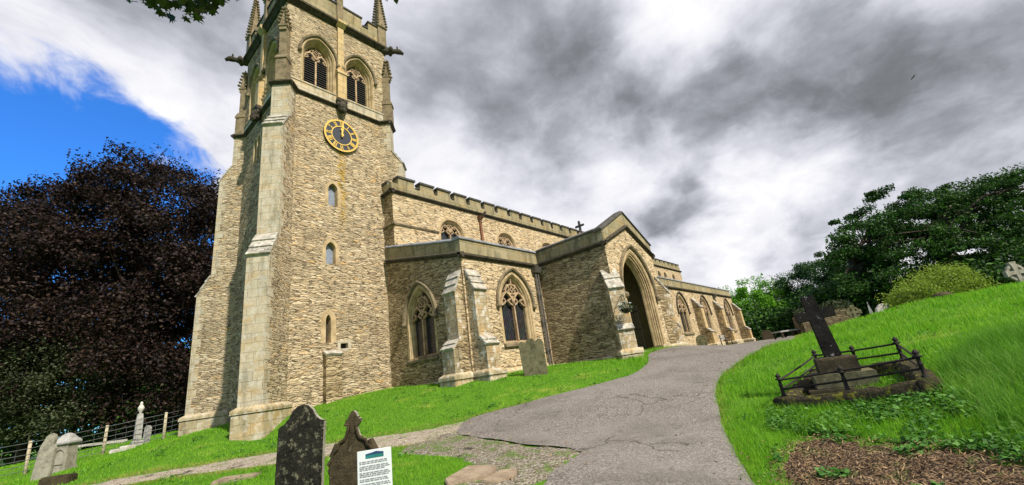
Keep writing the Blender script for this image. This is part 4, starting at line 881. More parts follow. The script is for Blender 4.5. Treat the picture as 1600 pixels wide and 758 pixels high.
mb = MB(); mb.box(-.09, .10, -.004, -.001, .545, .575); mb.build('green_header', M['teal'], nb_); mb = MB(); mb.prism([(-.09, -.004, .576), (.10, -.004, .576), (.10, -.004, .592), (.02, -.004, .606), (-.02, -.004, .598), (-.09, -.004, .588)], [(-.09, -.001, .576), (.10, -.001, .576), (.10, -.001, .592), (.02, -.001, .606), (-.02, -.001, .598), (-.09, -.001, .588)]); mb.build('blue_header', M['blueprint'], nb_)
mb = MB(); rg = random.Random(3); z = .51
while z > .13:
    for _ in range(rg.choice([2, 3, 3])):
        x = -.155; end = rg.uniform(.10, .16)
        while x < end:
            wl = rg.uniform(.012, .05); mb.box(x, min(x+wl, .163), -.0035, -.001, z, z+.0095); x += wl+.008
        z -= .017
    z -= .012
mb.build('printed_text', M['ink'], nb_)['kind'] = 'stuff'

# ---- headstones by the church and on the left
lob = [(.40, 0), (.42, 1.02), (.38, 1.12), (.30, 1.16), (.22, 1.12), (.17, 1.08), (.12, 1.16), (.05, 1.21)]
stone('headstone', lob+[(-u, z) for u, z in reversed(lob)], .12, gz(11.16, 8.96), 238, M['st_green'], 'green stained headstone with triple lobed top on the lawn by the aisle window', 'headstone', (-1, -2))
rt_ = [(.36, 0), (.36, .62), (.30, .80), (.18, .91), (.05, .95)]; rtop = rt_+[(-u, z) for u, z in reversed(rt_)]
stone('headstone', rtop, .10, gz(32.2, 10.0), 250, M['st_green'], 'small round topped headstone against the aisle wall beyond the porch', 'headstone')
# bench by the wall
bx, by, _ = gz(38.6, 10.15); bn = thing('bench', 'dark wooden bench against the aisle wall near the far buttress', 'bench', (bx, by, H(bx, by)))
mb = MB(); 
for k in range(4): mb.box(-.75, .75, -.42+.11*k, -.34+.11*k, .42, .45)
mb.build('seat', M['wood_dark'], bn); mb = MB()
for k in range(3): mb.box(-.75, .75, .06, .09, .54+.13*k, .63+.13*k)
mb.build('backrest', M['st_grey'], bn)
for x in (-.7, .7):
    for y in (-.4, .07): mb = MB(); mb.box(x-.04, x+.04, y-.03, y+.03, -.1, .44 if y < 0 else .92); mb.build('leg', M['wood_dark'], bn)
    mb = MB(); mb.box(x-.035, x+.035, -.44, .08, .62, .66); mb.build('armrest', M['wood_dark'], bn)
# left group
x, y, z = gz(.57, 19.02)
stone('headstone', [(-.21, 0), (.23, 0), (.24, .78), (.18, .90), (.20, 1.02), (.17, 1.16), (.06, 1.20), (-.02, 1.12), (-.08, .98), (-.12, .88), (-.15, .7)], .12, (x, y, z), 216, M['st_worn_or_lit'], 'worn leaning headstone with curved shoulder at the left of the lawn', 'headstone', (0, 1))
x, y, z = gz(1.12, 21.6); pt = thing('pedestal_tomb', 'square pedestal tomb with a pyramid cap beside the leaning headstone', 'tomb', (x, y, z), math.radians(-40)); pt.scale = (.70, .70, .90)
mb = MB(); mb.box(-.36, .36, -.36, .36, -.3, .16); mb.build('base', M['st_worn_or_lit'], pt, bevel=.02)
mb = MB(); mb.rings([[(-.31, -.31, .16), (.31, -.31, .16), (.31, .31, .16), (-.31, .31, .16)], [(-.29, -.29, .92), (.29, -.29, .92), (.29, .29, .92), (-.29, .29, .92)]], True, True); mb.build('die', M['st_worn_or_lit'], pt, bevel=.012)
mb = MB(); fr = Fr((0, -.31, 0), (1, 0, 0), (0, -1, 0)); mb.rings([fr.ring(arch((0, .20, .26, .55, .78)), .02), fr.ring(arch((0, .17, .29, .55, .74)), -.02)]); mb.build('panel', M['st_brown'], pt)
mb = MB(); mb.rings([[(-a, -a, h), (a, -a, h), (a, a, h), (-a, a, h)] for a, h in ((.29, .92), (.37, .97), (.37, 1.04), (.24, 1.17), (.15, 1.28), (.05, 1.34))], True, True); mb.build('cap', M['st_grey'], pt, bevel=.01)
x, y, z = gz(3.42, 25.3); um = thing('urn_monument', 'tall pale monument topped by a draped urn behind the lawn fence', 'monument', (x, y, z))
mb = MB(); mb.box(-.19, .19, -.19, .19, -.3, .2); mb.build('base', M['st_grey'], um, bevel=.02)
mb = MB(); mb.rings([[(-a, -a, h), (a, -a, h), (a, a, h), (-a, a, h)] for a, h in ((.13, .2), (.115, 1.05), (.09, 1.3))], True, True); mb.build('shaft', M['st_grey'], um, bevel=.015)
mb = MB(); mb.lathe(0, 0, [(.05, 1.28), (.04, 1.34), (.10, 1.44), (.12, 1.54), (.075, 1.63), (.045, 1.67), (.06, 1.73), (.02, 1.80)], 12); mb.build('urn', M['st_pale'], um, True)
x, y, z = gz(3.76, 25.5); stone('headstone', [(-.14, 0), (.14, 0), (.14, .60), (.07, .70), (-.07, .72), (-.14, .64)], .1, (x, y, z), 232, M['st_grey'], 'small grey headstone between the urn monument and the tower', 'headstone', (0, 3))
for (x, y), s, lb in (((3.05, 24.55), (.22, .16, .11), 'low pale stone block beside the urn monument foot'), ((2.72, 24.75), (.17, .13, .08), 'smallest low stone block left of the urn monument')):
    mb = MB(); mb.box(-s[0], s[0], -s[1], s[1], -.1, s[2]*1.4); o = mb.build('stone_block', M['st_pale'], bevel=.03); o.location = gz(x, y); o.rotation_euler = (.05, .04, .6); tag(o, lb, 'stone block')
mb = MB(); mb.box(-.30, .30, -.14, .14, -.2, .20); o = mb.build('kerb_stone', M['st_brown'], bevel=.03); o.location = gz(.76, 15.42); o.rotation_euler = (0, .03, -.5); tag(o, 'dark squared kerb stone at the bottom left corner', 'stone block')
mb = MB(); mb.box(-.35, .35, -.22, .22, -.1, .05); o = mb.build('flat_stone', M['flag'], bevel=.02); o.location = gz(2.75, 9.45); o.rotation_euler = (0, .03, -.7); tag(o, 'flat brown grave slab sunk in the lawn left of the headstones', 'slab')
# fence behind the lawn
fl = thing('wire_fence', 'stock wire fence on pale wooden posts below the copper beech', 'fence', (0.34, 24.6, 0))
fpts = [(-16, 23.2), (-12.5, 23.6), (-9, 24), (-5.6, 24.3), (-2.6, 24.5), (.34, 24.6), (2.37, 25.1), (4.2, 24.6), (5.6, 25.6), (8, 28)]
for (x, y) in fpts:
    mb = MB(); z = H(x, y); k = rnd.uniform(-.04, .04)
    mb.tube([(x-.34, y-24.6, z-.3), (x-.34+k, y-24.6, z+1.12)], [.058, .05], 8); mb.build('post', M['post'], fl, True)
for h in (.12, .30, .48, .66, .86, 1.06):
    mb = MB(); mb.tube([(x-.34, y-24.6-.05, H(x, y)+h) for x, y in fpts], .010, 4, False); mb.build('wire', M['wire'], fl)
mb = MB()
for (xa, ya), (xb, yb) in zip(fpts, fpts[1:]):
    n = int(math.hypot(xb-xa, yb-ya)/.3)
    for k in range(n):
        x, y = xa+(xb-xa)*k/n, ya+(yb-ya)*k/n; z = H(xa, ya)*(1-k/n)+H(xb, yb)*k/n; mb.tube([(x-.34, y-24.65, z+.1), (x-.34, y-24.65, z+.86)], .006, 3, False)
mb.build('mesh_wires', M['wire'], fl)['kind'] = 'stuff'
a, c = at(110, 699, 21.5), at(199, 688, 21.0); rl = thing('timber_rail', 'long pale timber rail lying level behind the pedestal tomb', 'rail', tuple(a))
mb = MB(); d = c-a; mb.prism([(0, 0, -.05), (0, .12, -.05), (0, .12, .06), (0, 0, .06)], [(d.x, d.y, d.z-.05), (d.x, d.y+.12, d.z-.05), (d.x, d.y+.12, d.z+.06), (d.x, d.y, d.z+.06)]); mb.build('rail', M['plank'], rl)
for f in (.08, .92):
    p = a+d*f; g = H(p.x, p.y); mb = MB(); mb.box(d.x*f-.05, d.x*f+.05, d.y*f+.02, d.y*f+.12, g-.2-a.z, d.z*f-.05); mb.build('rail_post', M['post'], rl)

# ---- railed grave with the dark cross
FLc, FRc, BLc, BRc = Vector((8.9, 1.63, 0)), Vector((8.40, -.26, 0)), Vector((10.6, 1.17, 0)), Vector((9.85, -.12, 0))
gr = thing('railed_grave', 'grave plot with rusty iron railing on a mossy stone kerb', 'grave', (9.6, .7, -1.0)); go = Vector((9.6, .7, -1.0))
KT = .17
def ztop(p): return H(p.x, p.y)+KT
kerbs = []
for a, c, nm in ((FLc, FRc, 'front'), (FLc, BLc, 'side'), (FRc, BRc, 'side'), (BLc, BRc, 'back')):
    mb = MB(); d = (c-a); L = d.length; d.normalize(); nn = Vector((-d.y, d.x, 0)); n = 14; rings = []
    for k in range(n+1):
        p = a+d*(L*k/n-.0)+d*(-.12 if k == 0 else .12 if k == n else 0); zt = ztop(p)+rnd.uniform(-.03, .03); zb = H(p.x, p.y)-.30; wv = .15+rnd.uniform(-.02, .02)
        rings.append([tuple(p+nn*wv+Vector((0, 0, zb))-go), tuple(p+nn*wv+Vector((0, 0, zt-.05))-go), tuple(p+nn*(wv-.05)+Vector((0, 0, zt))-go), tuple(p-nn*(wv-.05)+Vector((0, 0, zt))-go), tuple(p-nn*wv+Vector((0, 0, zt-.05))-go), tuple(p-nn*wv+Vector((0, 0, zb))-go)])
    mb.rings(rings, True, True); mb.build('kerb', M['moss'], gr, True)
def rail_post(p, h=.375, r=.027):
    z = ztop(p)-.04; mb = MB(); c = p-go
    mb.lathe(c.x, c.y, [(r*1.9, z-go.z), (r*1.9, z+.05-go.z), (r*1.1, z+.08-go.z), (r, z+h*.55-go.z), (r*1.5, z+h*.60-go.z), (r, z+h*.65-go.z), (r, z+h*.82-go.z), (r*2.2, z+h*.86-go.z), (r*2.2, z+h*.90-go.z), (r*.9, z+h*.93-go.z), (r*1.7, z+h*1.0-go.z), (r*1.5, z+h*1.06-go.z), (.004, z+h*1.16-go.z)], 10)
    mb.build('railing_post', M['rust'], gr, True)
for p in (FLc, FRc, BLc, BRc, (FLc+FRc)/2, (BLc+BRc)/2): rail_post(p)
for a, c in ((FLc, FRc), (FLc, BLc), (FRc, BRc), (BLc, BRc)):
    for h in (.12, .275):
        mb = MB(); pts = []
        for k in range(9):
            p = a+(c-a)*(k/8); z = (ztop(a)*(1-k/8)+ztop(c)*k/8)+h-.012*math.sin(math.pi*k/8); pts.append((p.x-go.x, p.y-go.y, z-go.z))
        mb.tube(pts, .017, 6); mb.build('rail', M['rust'], gr)
cx_, cy_ = 9.62, .80; cg = H(cx_, cy_)-.06
cr = thing('cross_memorial', 'dark lichen spotted stone cross on a stepped base inside the railing', 'memorial cross', (cx_, cy_, cg), math.radians(-80))
mb = MB(); mb.box(-.56, .62, -.46, .46, -.25, .10); mb.build('lower_step', M['st_brown'], cr, bevel=.015)
mb = MB(); mb.box(-.42, .48, -.34, .34, .10, .34); mb.build('upper_step', M['st_green'], cr, bevel=.012)
mb = MB(); mb.rings([[(-a, -b_, h), (a, -b_, h), (a, b_, h), (-a, b_, h)] for a, b_, h in ((.30, .26, .34), (.30, .26, .58), (.26, .22, .61))], True, True); mb.build('plinth_block', M['st_brown'], cr, bevel=.01)
mb = MB(); cw, ct, T = .115, .09, 1.74
cpts = [(-cw*1.15, .61), (cw*1.15, .61), (cw, 1.29), (.31, 1.29), (.31, 1.47), (cw*.97, 1.47), (cw*.95, T), (-cw*.95, T), (-cw*.97, 1.47), (-.31, 1.47), (-.31, 1.29), (-cw, 1.29)]
mb.prism([(u, -ct, z) for u, z in cpts], [(u, ct, z) for u, z in cpts]); _c = mb.build('cross', M['st_cross'], cr, bevel=.01); _c.rotation_euler = (0, math.radians(-4), 0); _c.location = (.045, 0, 0)
mb = MB(); mb.box(-.24, .24, -.10, .10, -.05, .04); o = mb.build('flat_stone', M['flag'], bevel=.02); o.location = (9.75, 1.42, H(9.75, 1.42)); o.rotation_euler = (0, .05, 1.3); tag(o, 'small flat pale stone lying inside the railed grave', 'slab')
# flagstones at the path edge
def flag(pts, lb):
    c = Vector((sum(p[0] for p in pts)/len(pts), sum(p[1] for p in pts)/len(pts), 0)); z0 = H(c.x, c.y)
    mb = MB(); t = [(p[0]-c.x, p[1]-c.y, H(*p)+.055-z0) for p in pts]; mb.prism([(x, y, z-.14) for x, y, z in t], t); o = mb.build('flagstone', M['flag'], bevel=.012); o.location = (c.x, c.y, z0); tag(o, lb, 'flagstone')
flag([(4.24, 4.86), (4.44, 4.50), (4.28, 4.36), (3.98, 4.22), (3.50, 4.42), (3.62, 4.62)], 'larger broken sandstone flag between lawn and broken path edge')
flag([(4.28, 4.29), (4.48, 4.16), (4.35, 4.05), (4.14, 3.92), (3.83, 4.03), (3.80, 4.15)], 'smaller sandstone flag beside the larger one at the path edge')
# hanging basket and lamp on the porch buttress
n_ = Vector((-1, -1, 0)).normalized(); pv = Vector((1, -1, 0)).normalized(); hb = Vector((PX0, PY0, 0))+n_*.5+pv*.05
hk = thing('hanging_basket', 'round basket of white flowers hanging on the porch buttress', 'flower basket', tuple(hb+n_*.02+Vector((0, 0, 1.7)))); ho = hb+n_*.02+Vector((0, 0, 1.7))
mb = MB(); mb.tube([tuple(-n_*.22+Vector((0, 0, .50))), tuple(n_*.10+Vector((0, 0, .56))), tuple(n_*.22+Vector((0, 0, .50)))], .014, 6); mb.tube([tuple(-n_*.22+Vector((0, 0, .3))), tuple(n_*.06+Vector((0, 0, .53)))], .010, 6); mb.build('bracket', M['black'], hk)
mb = MB()
for k in range(3): a = 2*math.pi*k/3; mb.tube([tuple(n_*.22+Vector((0, 0, .50))), tuple(n_*.22+Vector((.17*math.cos(a), .17*math.sin(a), .02)))], .005, 4)
mb.build('chain', M['black'], hk)
mb = MB(); c = n_*.22; mb.rings([[(c.x+r*math.cos(2*math.pi*k/14), c.y+r*math.sin(2*math.pi*k/14), z) for k in range(14)] for r, z in ((.05, -.16), (.13, -.12), (.18, -.03), (.19, .03))], True, True); mb.build('bowl', M['wood_dark'], hk, True)
rs = np.random.RandomState(11)
def leaves(n, c, rad, size, up=.4, rs=rs, flat=1.0, shell=False):
    """n random leaf quads around a point"""
    d = rs.randn(n, 3); d /= np.linalg.norm(d, axis=1, keepdims=True); r = (rs.rand(n, 1)**(1/3) if not shell else .75+.25*rs.rand(n, 1)); p = np.array(c)+d*r*np.array(rad)
    return leaf_quads(p, size, up, rs)
def leaf_quads(p, size, up, rs, asp=.55):
    n = len(p); nn = rs.randn(n, 3); nn[:, 2] += up*2; nn /= np.linalg.norm(nn, axis=1, keepdims=True)
    a = np.cross(nn, rs.randn(n, 3)); a /= np.linalg.norm(a, axis=1, keepdims=True); b_ = np.cross(nn, a); s = (size*(.65+.7*rs.rand(n, 1)))
    return np.stack([p-a*s*.5, p-b_*s*asp*.5+a*s*.05, p+a*s*.5, p+b_*s*asp*.5+a*s*.05], 1)
fast_mesh('foliage', leaves(260, tuple(c+Vector((0, 0, .05))), (.27, .27, .22), .07).reshape(-1, 3), 4, M['lf_dark'], hk)['kind'] = 'stuff'
fast_mesh('flowers', leaves(90, tuple(c+Vector((0, 0, .09))), (.27, .27, .22), .055, shell=True).reshape(-1, 3), 4, M['white'], hk)['kind'] = 'stuff'

# ---- monuments on the hill
def far(px, v, dz=0):
    p = at(px, 500, v); return (p.x, p.y, H(p.x, p.y)+dz)
stone('headstone', [(-.45, 0), (.45, 0), (.45, .75), (.3, .95), (0, 1.02), (-.3, .95), (-.45, .75)], .14, far(1191, 40, -.1), 250, M['st_brown'], 'dark brown headstone left of the low table tomb by the path end', 'headstone')
x, y, z = far(1225, 34); tt = thing('table_tomb', 'low dark table tomb at the end of the path', 'tomb', (x, y, z), math.radians(-40))
mb = MB(); mb.box(-1.1, 1.1, -.5, .5, .50, .62); mb.build('slab', M['st_grey'], tt, bevel=.02)
for sx_ in (-.95, 0, .95):
    for sy_ in (-.4, .4): mb = MB(); mb.lathe(sx_, sy_, [(.10, -.2), (.10, .05), (.07, .1), (.09, .25), (.07, .42), (.10, .5)], 8); mb.build('leg', M['st_brown'], tt)
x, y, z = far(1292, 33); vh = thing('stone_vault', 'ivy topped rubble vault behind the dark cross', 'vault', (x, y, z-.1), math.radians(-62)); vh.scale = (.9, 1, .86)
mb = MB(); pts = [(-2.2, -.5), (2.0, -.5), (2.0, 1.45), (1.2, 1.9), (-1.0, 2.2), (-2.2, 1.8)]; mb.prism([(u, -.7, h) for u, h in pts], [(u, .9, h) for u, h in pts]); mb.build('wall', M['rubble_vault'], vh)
iv = np.concatenate([leaves(500, (-1.4, 0, 2.1), (1.0, .9, .45), .16), leaves(600, (1.0, .1, 2.1), (1.3, 1.0, .75), .16), leaves(160, (-2.2, -.5, 1.5), (.3, .4, .7), .14)])
fast_mesh('ivy', iv.reshape(-1, 3), 4, M['lf_olive'], vh)['kind'] = 'stuff'
def celtic(name, loc, az, h, m, label, ring=True, lean=(0, 0), s=1.0):
    t = thing(name, label, 'memorial cross', loc, math.radians(180-az)); t.rotation_euler = (math.radians(lean[0]), math.radians(lean[1]), math.radians(180-az))
    mb = MB(); zc = h-.42*s; a = .075*s
    q = [(-a*1.6, -.3), (a*1.6, -.3), (a, zc-a), (.20*s, zc-a*1.0), (.40*s, zc-a*1.7), (.40*s, zc+a*1.7), (.20*s, zc+a), (a, zc+a), (a*1.7, h), (-a*1.7, h), (-a, zc+a), (-.20*s, zc+a), (-.40*s, zc+a*1.7), (-.40*s, zc-a*1.7), (-.20*s, zc-a), (-a, zc-a)]
    mb.prism([(u, -.07*s, z) for u, z in q], [(u, .07*s, z) for u, z in q]); mb.build('cross', m, t, bevel=.008)
    if ring:
        mb = MB(); fr = Fr((0, 0, 0), (1, 0, 0), (0, -1, 0)); rr = lambda r, d: fr.ring(circ(0, zc, r, 28), d); mb.rings([rr(.24*s, -.045*s), rr(.24*s, .045*s), rr(.33*s, .045*s), rr(.33*s, -.045*s), rr(.24*s, -.045*s)]); mb.build('wheel', m, t)
    mb = MB(); mb.box(-.3*s, .3*s, -.22*s, .22*s, -.4, .16*s); mb.build('base', m, t, bevel=.02); return t
celtic('wheel_cross', far(1338, 27, -.1), 240, 1.5, M['st_green'], 'small dark wheel cross just right of the rubble vault', s=1.1)
x, y, z = far(1366, 23); sp = thing('spire_monument', 'slim white spire with a tiny cross on the hill crest', 'monument', (x, y, z)); sp.rotation_euler = (0, math.radians(-3), 0)
mb = MB(); mb.rings([[(-a, -a, h), (a, -a, h), (a, a, h), (-a, a, h)] for a, h in ((.16, -.2), (.15, .15), (.11, .2), (.03, .95))], True, True); mb.build('spire', M['st_pale'], sp)
mb = MB(); mb.box(-.022, .022, -.02, .02, .94, 1.12); mb.box(-.07, .07, -.019, .019, 1.02, 1.065); mb.build('cross', M['st_pale'], sp)
stone('headstone', [(-.22, 0), (.22, 0), (.22, .3), (.12, .43), (-.12, .43), (-.22, .3)], .14, far(1369, 21.5, -.05), 240, M['st_brown'], 'little dark rounded headstone before the white spire', 'headstone')
rd = [(.44, 0), (.45, .42), (.38, .64), (.22, .80), (.06, .85)]
stone('headstone', rd+[(-u, z) for u, z in reversed(rd)], .16, far(1390, 21, -.12), 238, M['st_pale'], 'pale wide round topped headstone between white spire and yellow bush', 'headstone')
for px, v, s, lb in ((1489, 15.6, (.34, .3, .20), 'grey boulder before the yellow green bush'), (1446, 15.8, (.16, .14, .10), 'small stone in the grass left of the boulder'), (1412, 16.3, (.12, .1, .08), 'smallest stone on the crest near the pale round headstone')):
    mb = MB(); mb.blob((0, 0, 0), s, 10, 7, .35, rnd); o = mb.build('boulder', M['st_brown'], None, True); x, y, z = far(px, v); o.location = (x, y, z+s[2]*.25); tag(o, lb, 'stone')
celtic('wheel_cross', far(1628, 17, -.14), 235, 1.30, M['st_worn_or_lit'], 'grey wheel cross standing on the hill at the right edge', lean=(0, -2), s=1.05)

# ---- trees
def make_tree(name, label, base, trunk, lobes, n_clump, per, size, m, cat='tree', group=None, clump_r=.9, seed=1, barkm='bark', flat=.55, up=.5, limbs=14, asp=.6):
    """lobes: (centre, radii) ellipsoids that the leaf clumps fill; trunk: (height, radius)"""
    rs = np.random.RandomState(seed); t = thing(name, label, cat, base, 0, group); base = np.array(base); vol = np.array([r[0]*r[1]*r[2] for _, r in lobes])**.67; vol = vol/vol.sum()
    cl = []
    for (c, r), f in zip(lobes, vol):
        k = max(3, int(n_clump*f)); d = rs.randn(k, 3); d /= np.linalg.norm(d, axis=1, keepdims=True); q = .55+.45*rs.rand(k, 1)**.5; q[rs.rand(k) < .07] *= 1.13
        cl.append(np.array(c)+d*q*np.array(r))
    cl = np.concatenate(cl)-base; cr_ = clump_r*(.55+.9*rs.rand(len(cl)))
    p = np.repeat(cl, per, 0)+np.clip(rs.randn(len(cl)*per, 3), -1.7, 1.7)*np.repeat(cr_, per)[:, None]*np.array([.5, .5, .5*flat])
    fast_mesh('crown', leaf_quads(p, size, up, rs, asp).reshape(-1, 3), 4, m, t)
    mb = MB(); h, r = trunk; pts = [(0, 0, -.5), (0, 0, .1), (.05*h*rs.randn()*.3, .02*h, h*.5), (0.03*h*rs.randn(), 0, h)]; mb.tube(pts, [r*1.5, r*1.15, r*.85, r*.6], 10)
    idx = rs.choice(len(cl), min(limbs, len(cl)), False)
    for i in idx:
        e = cl[i]; s = np.array([0, 0, h*(.55+.45*rs.rand())]); mid = s*.5+e*.5+np.array([0, 0, .12*np.linalg.norm(e-s)]); mb.tube([tuple(s), tuple(s*.7+mid*.3+rs.randn(3)*.1), tuple(mid), tuple(e)], [r*.5, r*.38, r*.22, .03], 6)
    mb.build('trunk', M[barkm], t, True); return t
def lobe_at(px, py, v, r): p = at(px, py, v); return ((p.x, p.y, p.z), r if isinstance(r, tuple) else (r, r, r))
def base_at(px, v): p = at(px, 600, v); return (p.x, p.y, H(p.x, p.y))
TL = 'trees behind the lawn fence'
make_tree('copper_beech', 'huge dark purple copper beech left of the tower', base_at(215, 33), (6, .6),
          [lobe_at(225, 355, 33, (6.5, 6.5, 5.2)), lobe_at(212, 290, 34, (4.4, 4.4, 2.8)), lobe_at(310, 400, 31, (5.2, 5.2, 6)), lobe_at(130, 380, 32, (6, 6, 5.5)), lobe_at(180, 470, 31, (8, 7, 6)), lobe_at(290, 520, 29, (5, 5, 5)), lobe_at(140, 560, 29, (6.5, 5, 4)), lobe_at(275, 600, 28, (4, 3.5, 2.6)), lobe_at(338, 330, 33, (2.6, 3, 3.2)), lobe_at(338, 410, 31, (3.4, 3.2, 4.2)), lobe_at(345, 480, 31, (2.8, 3, 3.5)), lobe_at(145, 310, 33, (2.2, 2.2, 1.9))],
          480, 420, .22, M['lf_copper'], group=TL, clump_r=1.7, seed=3, limbs=26)
make_tree('copper_beech', 'smaller reddish beech at the left edge beside the huge one', base_at(10, 36), (5, .5),
          [lobe_at(35, 352, 36, (5.6, 6, 4.0)), lobe_at(-40, 370, 36, (6.5, 6, 5.4)), lobe_at(40, 420, 34, (7, 6, 6)), lobe_at(-30, 480, 33, (8, 7, 7)), lobe_at(60, 520, 32, (6, 5, 4))],
          280, 400, .23, M['lf_copper'], group=TL, clump_r=1.75, seed=4, limbs=16)
make_tree('green_tree', 'olive green tree with drooping foliage under the copper beech', base_at(55, 27), (3.2, .28),
          [lobe_at(55, 590, 27, (4.2, 4, 2.5)), lobe_at(110, 630, 26, (3.6, 3, 1.8)), lobe_at(10, 640, 26, (3.5, 3, 2.0)), lobe_at(150, 590, 27, (2.6, 2.4, 1.6))],
          170, 220, .16, M['lf_olive'], group=TL, clump_r=1.1, seed=5, limbs=12, up=.8)
make_tree('green_tree', 'dark shrubby tree in the shade right beside the tower', base_at(265, 30), (2.0, .2),
          [lobe_at(245, 650, 29, (3.4, 3, 2.2)), lobe_at(190, 660, 30, (3.4, 3, 1.8)), lobe_at(120, 670, 31, (4, 3, 1.6)), lobe_at(300, 630, 31, (3, 3, 3))], 130, 180, .2, M['lf_dark'], group=TL, clump_r=1.1, seed=6, limbs=8)
rs2 = np.random.RandomState(21)
def wood(name, pts, m, h, dep, n, size, seed, clump=2.2):
    rs = np.random.RandomState(seed); P = []
    for k in range(n):
        f = rs.rand()*(len(pts)-1); i = int(f); f -= i; a, c = np.array(pts[i]), np.array(pts[i+1]); q = a*(1-f)+c*f+rs.randn(2)*dep
        z = H(q[0], q[1])+rs.rand()**.8*h*(.75+.25*math.sin(q[0]*.35+q[1]*.21)); P.append((q[0], q[1], z))
    P = np.array(P); P = np.repeat(P, 40, 0)+rs.randn(n*40, 3)*clump*np.array([.5, .5, .35]); return fast_mesh(name, leaf_quads(P, size, .5, rs).reshape(-1, 3), 4, m, None, 'stuff')
tag(wood('far_wood', [(-32, 50), (-14, 56), (4, 60), (22, 62), (40, 60)], M['lf_dark'], 15, 2.5, 800, .8, 8), 'dark wood far behind the copper beeches and church', 'wood')
TR = 'trees behind the hill crest'
make_tree('sycamore', 'large dark sycamore with open lower limbs, left of the tallest tree', base_at(1410, 46), (8, .55),
          [lobe_at(1400, 335, 46, (4.41, 4.41, 3.25)), lobe_at(1352, 362, 45, (3.25, 3.25, 2.78)), lobe_at(1450, 340, 47, (4.64, 4.64, 3.71)), lobe_at(1390, 390, 45, (4.87, 4.64, 3.48)), lobe_at(1440, 410, 45, (5.22, 4.64, 4.18)), lobe_at(1318, 384, 44, (1.51, 1.74, 1.04)), lobe_at(1318, 406, 44, (1.51, 1.74, 0.81)), lobe_at(1345, 420, 44, (3.48, 3.48, 3.02)), lobe_at(1475, 315, 47, (3.25, 3.25, 2.09))],
          200, 330, .24, M['lf_dark'], group=TR, clump_r=1.05, seed=9, limbs=24, flat=.45)
make_tree('sycamore', 'tallest dark sycamore at the right edge of the churchyard', base_at(1570, 44), (9, .6),
          [lobe_at(1560, 313, 45, (5.34, 5.34, 2.78)), lobe_at(1520, 338, 45, (4.87, 4.64, 3.48)), lobe_at(1600, 328, 44, (5.80, 5.80, 4.64)), lobe_at(1640, 368, 43, (6.96, 5.80, 5.80)), lobe_at(1540, 393, 43, (5.80, 5.22, 4.64)), lobe_at(1500, 428, 43, (5.22, 4.64, 4.18)), lobe_at(1580, 438, 42, (5.80, 4.64, 4.18)), lobe_at(1660, 438, 42, (5.80, 4.64, 4.64))],
          320, 330, .24, M['lf_dark'], group=TR, clump_r=1.3, seed=10, limbs=20, flat=.4)
for i, (px, py, v, r, sd_, lb) in enumerate([(1222, 482, 66, (3.6, 3.6, 3.0), 31, 'dark pine at the left end of the far row'), (1258, 462, 64, (3.4, 3.4, 4.0), 32, 'second pine in the far row above the vault'), (1296, 446, 60, (3.6, 3.6, 4.4), 33, 'tall pine behind the cross top'), (1330, 452, 56, (3.4, 3.4, 3.8), 34, 'pine nearest the big sycamore'), (1352, 470, 52, (3.4, 3.2, 3.2), 35, 'dark low pine behind the white spire'), (1290, 485, 56, (3.4, 3, 2.6), 36, 'short bushy pine behind the vault')]):
    make_tree('pine_tree', lb, base_at(px, v), (3.5, .3), [lobe_at(px, py-6, v, r), lobe_at(px+6, py+34, v-1, (r[0]*1.15, r[1], r[2]*.9)), lobe_at(px+10, py+62, v-1, (r[0]*1.2, r[1], r[2]*.8))], 150, 300, .27, M['lf_pine'], group='pines in the far row', clump_r=1.15, seed=sd_, limbs=6, flat=.6, asp=.5)
make_tree('lime_tree', 'fresh green tree just beyond the east end of the aisle', base_at(1178, 66), (3, .35),
          [lobe_at(1168, 468, 66, (4.18, 4.18, 3.48)), lobe_at(1190, 490, 65, (4.18, 3.94, 3.25)), lobe_at(1205, 470, 66, (2.55, 2.55, 2.09)), lobe_at(1150, 490, 66, (3.48, 3.48, 3.48)), lobe_at(1180, 515, 64, (4.64, 3.48, 1.86))], 130, 220, .26, M['lf_bright'], clump_r=1.2, seed=12, limbs=8)
make_tree('bush', 'wide yellow green bush on the hill crest before the sycamores', far(1470, 20.5), (.5, .10),
          [lobe_at(1462, 452, 20.5, (1.25, 1.2, .85)), lobe_at(1430, 462, 20, (.9, .9, .65)), lobe_at(1505, 452, 20.5, (1.05, 1.0, .72)), lobe_at(1475, 436, 21, (.9, .9, .55)), lobe_at(1525, 462, 20, (.6, .7, .5)), lobe_at(1408, 470, 20, (.5, .6, .4))], 300, 90, .085, M['lf_bush'], 'bush', clump_r=.42, seed=13, limbs=24, up=.3, flat=.9)
tag(wood('far_hedge', [(66, 22), (62, 12), (60, 4), (58, -4), (55, -14), (50, -26), (40, -40)], M['lf_dark'], 5.5, 1.2, 800, .42, 14, 1.6), 'dark undergrowth beneath the trees beyond the hill crest', 'undergrowth')

